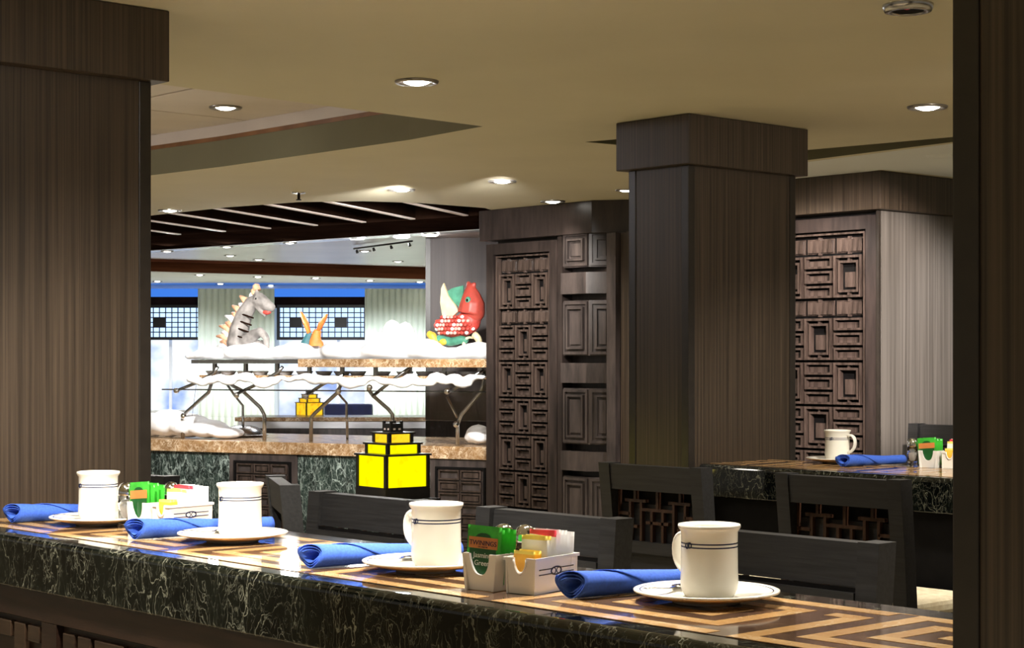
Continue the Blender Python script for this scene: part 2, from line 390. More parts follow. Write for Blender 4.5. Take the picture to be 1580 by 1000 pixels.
# ------------------------------------------------------------------ columns
def column(name_label, gx0, gx1, gy0, gy1, cap=True, mat='wood'):
    t = thing('column', name_label, 'column', W(gx0, gy0, 0), AX)
    w_, d_ = gx1-gx0, gy1-gy0
    bm = BX(0, w_, 0, d_, 0, CZ-.15); obj('shaft', bm, mat, t)
    for (x, y) in ((0,0), (w_,0), (0,d_), (w_,d_)):
        sx = -1 if x else 1; sy = -1 if y else 1
        xa, xb = sorted((x-sx*.003, x+sx*.027)); ya, yb = sorted((y-sy*.003, y+sy*.027))
        obj('corner_trim', BX(xa, xb, ya, yb, 0, CZ-.157, bev=.002), 'trimdark', t)
    o_ = .032
    obj('capital', BX(-o_, w_+o_, -o_, d_+o_, CZ-.157, CZ-.001, bev=.003), mat, t)
    # vertical panel joints, recessed strips of the cladding
    return t
column('wide dark wood clad column at the left end of the near counter', 1.50, 2.041, 3.438, 3.98)
column('dark wood clad column in the middle, abutting the far counter', 4.159, 4.682, 3.764, 4.018)
column('nearest dark wood column cropped by the right edge of the photo', 1.50, 2.04, .46, 1.004)

# ------------------------------------------------------------------ carved fret panels
def ring(bm, x0, x1, z0, z1, t, y0, y1):
    box(bm, x0, x1, y0, y1, z0, z0+t); box(bm, x0, x1, y0, y1, z1-t, z1)
    box(bm, x0, x0+t, y0, y1, z0+t, z1-t); box(bm, x1-t, x1, y0, y1, z0+t, z1-t)
def fret_meshes(cw, u):
    # local: x across (0..cw), z up, y = depth with -y towards viewer
    g = .0055
    a = bmesh.new(); ring(a, g, cw-g, g, u*3-g, .010, -.030, 0); ring(a, .025, cw-.025, .027, u*3-.027, .010, -.024, 0)
    box(a, .050, cw-.046, -.008, 0, .048, u*3-.075); box(a, cw/2-.005, cw/2+.005, -.02, 0, .008, .035); box(a, cw/2-.005, cw/2+.005, -.02, 0, u*3-.035, u*3-.008)
    b = bmesh.new(); ring(b, g, cw-g, g, u-g, .009, -.028, 0); box(b, .020, cw-.016, -.010, 0, .015, u*.62)
    c = bmesh.new(); box(c, .012, cw-.012, -.016, 0, .010, u*1.2-.012, bev=.003); box(c, g, cw-g, -.006, 0, g, u*1.2-g)
    box(c, cw/2-.005, cw/2+.005, -.018, 0, 0, .012); box(c, cw/2-.005, cw/2+.005, -.018, 0, u*1.2-.012, u*1.2)
    return mesh('tall_fret', a, 'fret'), mesh('short_fret', b, 'fret'), mesh('square_fret', c, 'fret')
def fret_panel(label, gxp, gya, gyb, ztop, zbot):
    """carved screen on plane gx=gxp (facing -gx) between gya<gyb"""
    t = thing('carved_screen', label, 'screen', W(gxp, gyb, 0), AX-PI/2)   # local x -> -gy ; local y -> +gx
    wd = gyb-gya; fr = .075
    obj('backing', BX(0, wd, .03, .05, zbot-.3, ztop+.06), 'black', t)
    bm = bmesh.new(); ring(bm, 0, wd, zbot-.3, ztop+.06, .055, -.012, .03); obj('frame', bm, 'cabinet', t)
    bm = bmesh.new(); ring(bm, .064, wd-.064, zbot-.29, ztop-.003, .008, -.004, .0295); obj('inner_bead', bm, 'fret', t)
    x0 = .08; cw = (wd-.16)/3; u = .062
    A, B, C = fret_meshes(cw, u)
    z = ztop-.018-u*1.2; k = 0
    def put(me, c, zz): obj(me.name.split('.')[0], me, 'fret', t, (x0+c*cw, .029, zz))
    seq = ['C', 'T', 'C', 'M', 'T', 'M', 'T', 'M', 'T']
    z = ztop-.018
    for s in seq:
        h = u*1.2 if s == 'C' else u*3
        z -= h
        if z < zbot-.25: break
        for c in range(3):
            if s == 'C': put(C, c, z)
            elif (s == 'T') == (c != 1): put(A, c, z)
            else:
                for q in range(3): put(B, c, z+q*u)
    return t
GP = 6.08
cgA = gy_at(862, GP); cgB = gy_at(753, GP)
fret_panel('tall carved fretwork screen left of the faceted carved pillar', GP, cgA, cgB, 1.86, .62)
rgA = gy_at(1355, 6.0); rgB = rgA+.62
fret_panel('lit carved fretwork screen right of the middle column', 6.0, rgA+.0, rgB, 1.86, .62)
# cabinet body behind the left screen, cornice, faceted pillar
t = thing('carved_pier', 'dark wood pier with faceted carved pillar and cornice beside the screen', 'pier', W(GP, cgA, 0), AX-PI/2)
# local x -> -gy (right in picture), y -> +gx (away)
Lc = cgB-cgA
cR = cgA-gy_at(919, GP)
wR = cgA-gy_at(985, GP)
obj('core', BX(-Lc+.01, wR+.5, .06, .24, 0, CZ-.15), 'cabinet', t)
obj('cornice', BX(-Lc-.03, cR+.01, -.035, .24, CZ-.157, CZ-.001, bev=.003), 'cabinet', t)
bm = bmesh.new(); q = cR+.01
prism(bm, [(q+.001,-.035), (q+.34,.20), (q+.9,.20), (q+.9,.6), (q+.001,.6)], CZ-.157, CZ-.001); obj('cornice_return', bm, 'cabinet', t)
obj('side_stile', BX(.003, .035, -.01, .055, 0, CZ-.16), 'cabinet', t)
xa = .045; xm = cgA-gy_at(911, GP); f2 = Vector((.155, .115))
def facet(bm, x0, x1, z0, z1, y=0.0):
    pass
def pillar_block(z0, z1, mat, carved, proud):
    b = obj('carved_block' if carved else 'collar', mesh('blk', (lambda bm: (prism(bm, [(xa,proud), (xm,proud), (xm+f2.x,proud+f2.y), (xm+f2.x,.058), (xa,.058)] if False else [(xa,proud), (xm,proud), (xm+.105,proud+.085), (xm+.105,.1), (xa,.1)], z0, z1), bm)[1])(bmesh.new()), mat), mat, t)
    if carved:
        # raised rings on both facets
        bm = bmesh.new(); w1 = xm-xa
        ring(bm, 0.006, w1-.004, z0+.006, z1-.006, .013, -.010, 0); 
        hh = z1-z0
        ring(bm, .032, w1-.030, z0+.032, z1-.032, .010, -.016, 0)
        box(bm, .052, w1-.050, -.008, 0, z0+.055, z1-.055)
        o = obj('raised_frame', bm, mat, b, (xa, proud, 0))
        bm = bmesh.new(); w2 = math.hypot(.105, .085)
        ring(bm, 0.004, w2-.006, z0+.006, z1-.006, .013, -.010, 0); ring(bm, .030, w2-.032, z0+.032, z1-.032, .010, -.016, 0)
        box(bm, .05, w2-.052, -.008, 0, z0+.055, z1-.055)
        obj('raised_frame', bm, mat, b, (xm, proud, 0), math.atan2(.085, .105))
def zpix(py, D=8.9): return CH+(HZ-py)/F*D
blocks = [(363,416,1),(424,456,0),(466,549,1),(560,590,0),(598,682,1),(693,722,0),(731,815,1),(826,850,0),(858,930,1)]
for a_, b_, c_ in blocks:
    z1_, z0_ = zpix(a_), zpix(b_)
    if z0_ < 0: z0_ = .02
    pillar_block(z0_, z1_, 'cabinet_mid', bool(c_), -.01 if c_ else -.03)
obj('right_jamb', BX(xm+.11, xm+.17, .0, .059, 0, CZ-.16), 'cabinet_mid', t)
obj('wall_panel', BX(xm+.175, wR+.6, .03, .059, 0, CZ-.16), 'wood', t)

# right-hand pier with grey wood side
t = thing('panelled_pier', 'greyish wood panelled pier right of the lit fretwork screen', 'pier', W(6.0, rgA, 0), AX)
obj('side_panel', BX(.002, 3.2, -.014, .0, 0, CZ-.157), 'wood_grey', t)
obj('core', BX(.055, 3.2, .001, .75, 0, CZ-.157), 'cabinet', t)
obj('edge_post', BX(-.016, .0, -.014, .0, 0, CZ-.157, bev=.003), 'trimdark', t)
obj('cornice', BX(-.05, 3.2, -.05, .80, CZ-.156, CZ-.001, bev=.003), 'wood', t)

# ------------------------------------------------------------------ counters
def counter(label, gx0, gx1, gy0, gy1, tiles, base_label=None, fretbase=False):
    t = thing('counter', label, 'counter', W(gx0, gy0, 0), AX)
    w_, L_ = gx1-gx0, gy1-gy0
    # marble slab with bullnose long edges: cross-section in x-z extruded along y
    def roundrect(x0, x1, z0, z1, r, n=6):
        pts = []
        for (cx, cz, a0) in ((x1-r, z1-r, 0), (x0+r, z1-r, PI/2), (x0+r*.3, z0+r*.3, PI), (x1-r*.3, z0+r*.3, 1.5*PI)):
            rr = r if a0 < PI*.9 else r*.3
            for k in range(n+1): a = a0+PI/2*k/n; pts.append((cx+rr*math.cos(a), cz+rr*math.sin(a)))
        return pts
    bm = bmesh.new(); slabY(bm, roundrect(0, w_, TZ-.100, TZ-.0006, .014), 0, L_)
    obj('marble_slab', bm, 'marble', t)
    i0, i1 = .050, w_-.075
    obj('inlay_bed', BX(i0, i1, .0, L_, TZ-.0012, TZ+.0002), 'brown', t)
    obj('inlay_border', BX(i1, i1+.003, 0, L_, TZ-.001, TZ+.0005), 'tan', t)
    pat = ["#############.",
           "............#.",
           ".##########.#.",
           ".#........#.#.",
           ".#.######.#.#.",
           ".#.#....#.#.#.",
           ".#.####.#.#.#.",
           ".#......#.#.#.",
           ".########.#.##",
           "..........#...",
           "###########.##"]
    R, Cn = len(pat), len(pat[0]); cs = (i1-i0)/R; cl = .030
    nrep = int(L_/(Cn*cl))+1
    used = set(); cnt = 0; cache = {}
    total = nrep*Cn
    val = lambda r, c: pat[r][c % Cn] == '#'
    for r in range(R):
        c = 0
        while c < total:
            if val(r, c):
                c2 = c
                while c2 < total and val(r, c2) and c2-c < 13: c2 += 1
                if c2-c > 1:
                    y0, y1 = c*cl, min(c2*cl, L_)
                    if y0 < L_:
                        key = (round(y1-y0, 4), 'h')
                        if key not in cache: cache[key] = mesh('inlay_strip', BX(.0008, cs-.0008, .0008, y1-y0-.0008, 0, .0005), 'tan')
                        if tiles: obj('inlay_strip', cache[key], 'tan', t, (i0+r*cs, y0, TZ+.0002)); cnt += 1
                        for q in range(c, c2): used.add((r, q))
                c = c2
            else: c += 1
    for c in range(total):
        r = 0
        while r < R:
            if val(r, c) and (r, c) not in used and c*cl < L_-.02:
                r2 = r
                while r2 < R and val(r2, c) and (r2, c) not in used: r2 += 1
                key = (r2-r, 'v')
                if key not in cache: cache[key] = mesh('inlay_strip', BX(.0008-.0016, (r2-r)*cs+.0008, .0008, cl-.0008, 0, .0005), 'tan')
                if tiles: obj('inlay_strip', cache[key], 'tan', t, (i0+r*cs, c*cl, TZ+.0002)); cnt += 1
                r = r2
            else: r += 1
    # base
    obj('base_panel', BX(.03, w_-.03, .0, L_, 0, TZ-.1005), 'base' if fretbase else 'black', t)
    if fretbase:
        obj('top_rail', BX(.012, .0295, 0, L_, TZ-.155, TZ-.101), 'base', t)
        k = 0
        for s in range(6):
            y1 = L_-.05-s*.42; y0 = y1-.36
            if y0 < 0: break
            obj('stile', BX(.012, .0295, y1+.002, y1+.058, 0, TZ-.156), 'base', t)
            bm = bmesh.new()
            f = obj('fret_panel', BX(.026, .0295, y0, y1, .3, TZ-.16), 'base', t)
            # meander pieces
            for row in range(6):
                z1 = TZ-.168-row*.075
                for colu in range(3):
                    a = y0+.012+colu*.115
                    b = bmesh.new()
                    wv = .10 if (row+colu) % 2 else .045
                    box(b, .014, .0258, a, a+wv, z1-.030, z1, bev=.002)
                    if wv < .1: box(b, .014, .0258, a+.058, a+.10, z1-.06, z1-.0, bev=.002)
                    obj('fret_piece', b, 'basefret', f)
    return t
counter('near green marble counter with tan and brown key-pattern inlay', 1.555, 1.990, 1.005, 3.433, True, fretbase=True)
counter('far green marble counter abutting the middle column', 4.205, 4.640, 1.95, 3.760, True)

# ------------------------------------------------------------------ chairs
def make_chair(label):
    # local: y across, x: back plane at 0, seat towards -x
    t = thing('bar_chair', label, 'chair')
    w2, H = .205, 1.02
    for s in (-1, 1):
        bm = bmesh.new()
        # rear post, bent backwards above the seat
        prof = [(-.01,0), (-.006,.35), (0,.68), (.012,.85), (.030,H), (-.020,H), (-.034,.85), (-.046,.68), (-.046,.35), (-.042,0)]
        ya, yb = (s*w2, s*(w2-.043)) if s < 0 else (s*(w2-.043), s*w2)
        slabY(bm, prof, ya, yb)
        obj('back_post', bm, 'chair', t)
        obj('front_leg', BX(-.37, -.33, min(s*.155, s*.195), max(s*.155, s*.195), 0, .62), 'chair', t)
        obj('side_stretcher', BX(-.325, -.05, min(s*.165, s*.185), max(s*.165, s*.185), .25, .28), 'chair', t)
    yb = w2-.0435
    bm = bmesh.new(); slabY(bm, [(.018,.942),(.026,H-.003),(-.008,H-.003),(-.016,.942)], -yb, yb); obj('top_rail', bm, 'chair', t)
    obj('lower_rail', BX(-.023, -.002, -yb, yb, .755, .790), 'chair', t)
    obj('back_panel', BX(-.0315, -.0235, -yb, yb, .700, .934), 'chair', t)
    obj('slot_backing', BX(-.0232, -.0222, -yb, yb, .900, .9418), 'black', t)
    # fretwork back
    bm = bmesh.new(); fr = lambda y0, y1, z0, z1: box(bm, -.0215, -.008, y0, y1, z0, z1)
    for y in (-.11, -.065, -.022, .022, .065, .11): fr(y-.0045, y+.0045, .7905, .905 if abs(y) > .05 else .88)
    fr(-.13, -.045, .905, .914); fr(.045, .13, .905, .914); fr(-.06, .06, .880, .889)
    fr(-.155, -.11, .865, .874); fr(.11, .155, .865, .874); fr(-.155, -.08, .828, .837); fr(.08, .155, .828, .837); fr(-.045, .045, .842, .851)
    fr(-.1585, -.155, .7905, .9415); fr(.155, .1585, .7905, .9415)
    for y in (-.09, .09, 0): fr(y-.0045, y+.0045, .889 if y == 0 else .914, .9415)
    obj('fretwork', bm, 'chair_fret', t)
    obj('seat_frame', BX(-.375, -.048, -.2, .2, .6205, .655), 'chair', t)
    obj('seat_pad', BX(-.372, -.052, -.195, .195, .6555, .694, bev=.012), 'seat', t)
    obj('foot_rail', BX(-.36, -.34, -.153, .153, .20, .23), 'chair', t)
    return t
NX = 2.475
c0 = make_chair('dark bar chair behind the near counter, seen right of the rightmost mug')
place = lambda gx, gy: W(gx, gy, 0)
c0.location = place(NX, 1.795+.205); c0.rotation_euler = (0,0,AX); c0['group'] = 'bar chairs at the counters'
G_ = 'bar chairs at the counters'
dup(c0, place(NX, 2.409+.205), AX, 'dark bar chair behind the near counter, behind the sugar packet caddy', G_)
dup(c0, place(NX, 3.418-.205), AX, 'dark bar chair in front of the glowing lantern, left of the third mug', G_)
dup(c0, Vector((-.585, 4.57, 0)), math.radians(192.7), 'bar chair turned edge-on, right of the second mug from left', G_)
dup(c0, place(NX+.02, 4.30), AX, 'dark bar chair behind the left caddy beside the wide column', G_)
FX = 3.82
dup(c0, place(FX, 3.389+.2), AX+PI, 'bar chair with fretwork back below the middle column', G_)
dup(c0, place(FX, 2.705+.205), AX+PI, 'bar chair with fretwork back in front of the far counter caddy', G_)
dup(c0, Vector((1.76, 7.05, 0)), AX, 'black bar chair behind the far counter by the grey panel', G_, 1.05)

# ------------------------------------------------------------------ tableware
def mug_parts(t, knot_az):
    H = .098; rb = .0385; rr = .0425
    prof = [(0,.004),(.027,.004),(.029,0),(.032,0),(.034,.003),(rb-.0005,.010),(rb+.0008,.018),(rb,.04),(rb-.0003,.0674),(rb-.0003,.0693),(rb-.0003,.0722),(rb-.0003,.0741),(rb,.088),(rr-.001,.0925),(rr,.095),(rr-.0008,H),(rr-.004,H),(rb-.0035,.09),(rb-.0045,.03),(rb-.007,.012),(0,.009)]
    mis = [0]*(len(prof)-1); mis[8] = 1; mis[10] = 1
    bm = bmesh.new(); lathe(bm, prof, 64, mis)
    obj('mug_body', bm, ['ceramic', 'navy'], t)
    bm = bmesh.new()
    pts = [(rb-.002,0,.080),(rb+.010,0,.083),(rb+.020,0,.079),(rb+.026,0,.068),(rb+.026,0,.052),(rb+.021,0,.039),(rb+.010,0,.030),(rb-.002,0,.027)]
    tube(bm, pts, [(.0045,.0085)]*8, 12)
    h = obj('handle', bm, 'ceramic', t)
    mod = h.modifiers.new('s', 'SUBSURF'); mod.levels = 1; mod.render_levels = 1
    bm = bmesh.new()
    for s in (-1, 1):
        pts = []
        for k in range(25):
            a = knot_az+s*.06+.085*math.cos(2*PI*k/24); z = .0708+s*.0004+.0036*math.sin(2*PI*k/24)
            pts.append(((rb+.0001)*math.cos(a), (rb+.0001)*math.sin(a), z))
        tube(bm, pts, .0009, 5, False)
    obj('knot_emblem', bm, 'navy', t)
def make_plate(label):
    R = .0985
    prof = [(0,.004),(.040,.004),(.042,0),(.046,0),(.048,.0035),(.070,.007),(.092,.0125),(R,.0150),(R+.0002,.0172),(R-.002,.0180),(.0905,.0168),(.0890,.0165),(.075,.0125),(.060,.0085),(.052,.0070),(0,.0068)]
    mis = [0]*(len(prof)-1)
    for i in (4,5,6): mis[i] = 1
    mis[10] = 2
    bm = bmesh.new(); lathe(bm, prof, 72, mis)
    me = mesh('plate', bm, ['ceramic', 'foot', 'navy'])
    return me
plate_me = make_plate('')
def make_spoon():
    bm = bmesh.new()
    pts = [(0,0,.004),(.02,0,.002),(.045,0,.004),(.075,0,.008),(.105,0,.010)]
    tube(bm, pts, [(.001,.0045),(.001,.0025),(.001,.0020),(.001,.0032),(.0009,.0048)], 10)
    ball(bm, (-.018,0,.0036), (.021,.0135,.0028), 2)
    return mesh('teaspoon', bm, 'steel')
spoon_me = make_spoon()
def roll_mesh(seed, L=.262, r0=.0205, r1=.0150):
    rnd = random.Random(seed); bm = bmesh.new(); nu, nv = 30, 84; rows = []
    ph = rnd.random()*.6
    for i in range(nu+1):
        u = i/nu; row = []
        R = r0+(r1-r0)*min(1, u*1.5)
        turns = 3.0*2*PI
        off = .4 + 3.4*max(0, min(1, (u-.12)/.42)) + ph
        for j in range(nv+1):
            v = j/nv; th = v*turns
            rad = R*(.42+.58*v**.8) + .0004*math.sin(7*u+3*th)
            if v > .66: rad = R*(.42+.58*.66**.8)*1+ (R-R*(.42+.58*.66**.8))*((v-.66)/.34)**.5
            a = th+off
            x = u*L - (.010*math.cos(a)+.004*math.sin(2*a))*(1-u)*max(0, 1-u*3)
            sq = 1 - .05*math.cos(2*a)
            row.append(bm.verts.new((x, rad*math.cos(a)*1.03, R*.97+rad*math.sin(a)*.94*sq)))
        rows.append(row)
    for i in range(nu):
        for j in range(nv):
            f = bm.faces.new([rows[i][j], rows[i+1][j], rows[i+1][j+1], rows[i][j+1]]); f.smooth = True
    return mesh('rolled_napkin', bm, 'napkin')
def add_napkin(a, b, label, seed):
    a = Vector(a); b = Vector(b); d = b-a
    o = obj('rolled_napkin', roll_mesh(seed, d.length), 'napkin', None, (a.x, a.y, TZ+.0012), math.atan2(d.y, d.x))
    zmin = min(v.co.z for v in o.data.vertices); o.location.z = TZ+.0009-zmin+.0006
    m = o.modifiers.new('sol', 'SOLIDIFY'); m.thickness = .0011
    tag(o, label, 'napkin', 'rolled blue napkins on the counters')
    return o
mug_first = None
def add_mug(loc, az, label):
    t = thing('mug', label, 'mug', loc, az, 'cream mugs on plates'); mug_parts(t, add_mug.knot-az if add_mug.knot is not None else .5); return t
add_mug.knot = None
PZ = TZ+.0009                                 # plate foot height (on the inlay)
plates = [('rightmost',1090,911,1095), ('third',657,865,673), ('second',359,822,370), ('first',154,797,151)]
names = {'rightmost': ('rightmost, largest-looking on the near counter', 'on the near counter\'s rightmost plate, in front of a chair'),
         'third': ('beside the green tea packet', 'left of the green tea packet, third from left'),
         'second': ('second from left on the near counter', 'second from left, right of the small left caddy'),
         'first': ('leftmost, in front of the wide column', 'leftmost, in front of the wide wood column')}
for key, px, py, mx in plates:
    D = (CH-TZ-.0165)*F/(py-HZ)
    c = Vector(((px-CX)/F*D, D))
    tag(obj('plate', plate_me, '', None, (c.x, c.y, PZ)), 'cream side plate with thin navy ring, '+names[key][0], 'plate', 'cream plates on the counters')
    t = thing('mug', 'cream navy-lined mug, '+names[key][1], 'mug', ((mx-CX)/F*D, D+.004, PZ+.0071), math.radians({'rightmost':128,'third':138,'second':112,'first':75}[key]), 'cream mugs on plates')
    mug_parts(t, math.radians(-143-{'rightmost':128,'third':138,'second':112,'first':75}[key]))
    s = obj('teaspoon', spoon_me, 'steel', None, (c.x-.038, c.y+.049, PZ+.0118), 0)
    s.scale = (.85,.85,.85); s.rotation_euler = (0, math.radians(-1), math.radians(-121))
    tag(s, 'steel teaspoon on the plate of the mug '+{'rightmost':'furthest right','third':'beside the green tea packet','second':'second from left','first':'furthest left'}[key], 'spoon', 'teaspoons on the plates')
    add_napkin((c.x-.183, c.y+.028), (c.x+.046, c.y+.176), 'blue cloth napkin roll beside the cream plate, '+{'rightmost':'rightmost of the near counter','third':'left of the third mug, third from left','second':'overlapping the small left caddy','first':'leftmost, against the wide column'}[key], px)
# far counter set
Df = (CH-TZ-.0165)*F/(707-HZ)
cf = Vector(((1292-CX)/F*Df, Df))
tag(obj('plate', plate_me, '', None, (cf.x, cf.y, PZ)), 'cream side plate on the far counter under the small distant mug', 'plate', 'cream plates on the counters')
t = thing('mug', 'distant cream mug with handle to the right on the far counter', 'mug', (cf.x, cf.y, PZ+.0071), math.radians(-42), 'cream mugs on plates'); mug_parts(t, math.radians(-130+42))
add_napkin((atz(1300, 721, TZ).x, atz(1300, 721, TZ).y), (1.225, 5.58), 'blue cloth napkin roll on the far counter', 99)

# caddies ---------------------------------------------------------
def bowl_box(bm, x0, x1, y0, y1, H, th, taper, notch_w, notch_d, lip):
    """open-top ceramic box, U notch in the front (y0) wall; taper = inset at the bottom"""
    xm = (x0+x1)/2
    # side/back walls as tapered slabs
    def wall(p, q, inward):
        a, b = Vector(p), Vector(q); n = Vector(inward)
        tb = n*taper
        vs = []
        for z, t0 in ((0, taper), (H, 0)):
            for pt in (a, b):
                vs.append((pt.x+n.x*t0, pt.y+n.y*t0, z)); vs.append((pt.x+n.x*(t0+th), pt.y+n.y*(t0+th), z))
        V = [bm.verts.new(v) for v in vs]
        for f in ((0,1,3,2),(4,6,7,5),(0,2,6,4),(1,5,7,3),(0,4,5,1),(2,3,7,6)): bm.faces.new([V[i] for i in f])
    wall((x0,y0),(x0,y1),(1,0)); wall((x1,y0),(x1,y1),(-1,0)); wall((x0,y1),(x1,y1),(0,-1))
    # front wall with notch: columns of quads
    n = 14; top = []
    for i in range(n+1):
        x = x0+(x1-x0)*i/n; top.append((x, H))
    xs = [x0, xm-notch_w/2]+[xm-notch_w/2*math.cos(PI*k/12) for k in range(1, 12)]+[xm+notch_w/2, x1]
    def zt(x):
        d = abs(x-xm)/(notch_w/2)
        return H if d >= 1 else H-notch_d*(1-d**2.6)**.5
    prev = None
    for x in xs:
        z1 = zt(x); fx = xm+(x-xm)*(1-2*taper/(x1-x0))
        a = bm.verts.new((fx, y0+taper, 0)); b = bm.verts.new((xm+(x-xm)*(1-2*taper*(1-z1/H)/(x1-x0)), y0+taper*(1-z1/H), z1))
        c = bm.verts.new((fx, y0+taper+th, 0)); d = bm.verts.new((b.co.x, b.co.y+th, z1))
        if prev:
            pa, pb, pc, pd = prev
            bm.faces.new([pa, a, b, pb]); bm.faces.new([pc, pd, d, c]); bm.faces.new([pb, b, d, pd]); bm.faces.new([pa, pc, c, a])
        prev = (a, b, c, d)
    box(bm, x0+taper, x1-taper, y0+taper, y1-taper, 0, th)
    if lip:
        e = .0022
        box(bm, x1-.0005, x1+e, y0-.001, y1+e, H-.004, H+.0005); box(bm, x0-e, x0+.0005, y0-.001, y1+e, H-.004, H+.0005); box(bm, x0-e, x1+e, y1-.0005, y1+e, H-.004, H+.0005)
        box(bm, x0-e, xm-notch_w/2, y0-e, y0+.0005, H-.004, H+.0005); box(bm, xm+notch_w/2, x1+e, y0-e, y0+.0005, H-.004, H+.0005)
        tube(bm, [(xm+(notch_w/2)*math.cos(PI+PI*k/12), y0-.0005, H-.002+notch_d*math.sin(PI+PI*k/12)) for k in range(13)], .0019, 6)
def bul(t): return math.sin(PI*min(1, max(0, (t-.08)/.84)))**.6 if .08 < t < .92 else .03
def packet(w_, h_, th, mats, notch=0):
    bm = bmesh.new()
    nx, nz = 10, 10
    for s in (-1, 1):
        g = [[bm.verts.new((-w_/2+w_*i/nx, s*th/2*bul(i/nx)*bul(j/nz), h_*j/nz)) for i in range(nx+1)] for j in range(nz+1)]
        for j in range(nz):
            for i in range(nx):
                f = bm.faces.new([g[j][i], g[j][i+1], g[j+1][i+1], g[j+1][i]]); f.smooth = True
                f.material_index = (1 if (len(mats) > 1 and j >= nz-1) else 0)
    bmesh.ops.remove_doubles(bm, verts=bm.verts, dist=1e-5)
    return mesh('packet', bm, mats)
# meshes
bm = bmesh.new(); bowl_box(bm, 0, .052, 0, .105, .050, .003, .002, .022, .020, True); sugar_me = mesh('sugar_caddy', bm, 'ceramic_w')
bm = bmesh.new(); bowl_box(bm, 0, .062, 0, .050, .052, .004, .005, .036, .030, False); teah_me = mesh('tea_caddy', bm, 'ceramic_w')
bm = bmesh.new()
for dz in (-.0035, .0035):
    tube(bm, [(0, .010+.085*k/20, .030+dz+.0022*math.sin(PI*min(1,max(0,(k-7)/6)))*(1 if dz > 0 else -1)) for k in range(21)], .0008, 5)
tube(bm, [(0, .052+.012*math.cos(2*PI*k/16), .030+.0052*math.sin(2*PI*k/16)) for k in range(17)], .0009, 5, False)
for s in (-1,1): tube(bm, [(0, .052+s*.007+.006*math.cos(2*PI*k/16), .030+.0042*math.sin(2*PI*k/16)) for k in range(17)], .0007, 5, False)
knot_me = mesh('knot_emblem', bm, 'navy')
tea_me = packet(.060, .078, .004, ['green', 'green'])
su_w = packet(.047, .070, .0055, ['paper']); su_o = packet(.036, .048, .005, ['opack', 'ypack']); su_r = packet(.046, .066, .004, ['paper', 'rpack']); su_y = packet(.044, .060, .0045, ['paper', 'ypack'])
txt1 = text_mesh('TWININGS', .0098, 'navy'); txt2 = text_mesh('Jasmine', .0105, 'white'); txt3 = text_mesh('Green', .0105, 'white'); txt4 = text_mesh('OF LONDON', .0028, 'navy')
def shaker(loc, kind, label):
    t = thing('shaker', label, 'shaker', loc, 0, 'glass salt and pepper shakers')
    bm = bmesh.new()
    lathe(bm, [(0,0),(.0155,0),(.0165,.002),(.0150,.006),(.0135,.012),(.0150,.020),(.0160,.045),(.0155,.062),(.0128,.062),(.0130,.045),(.0125,.018),(0,.016)], 24)
    obj('glass_body', bm, 'glass', t)
    bm = bmesh.new(); lathe(bm, [(0,.0165),(.0118,.0185),(.0122,.044),(0,.046)], 20); obj('contents', bm, kind, t)
    bm = bmesh.new(); lathe(bm, [(.0158,.0625),(.0165,.065),(.0160,.070),(.0150,.077),(.0115,.0835),(.006,.0868),(0,.0878)], 28)
    bmesh.ops.recalc_face_normals(bm, faces=bm.faces); obj('chrome_cap', bm, 'steel', t)
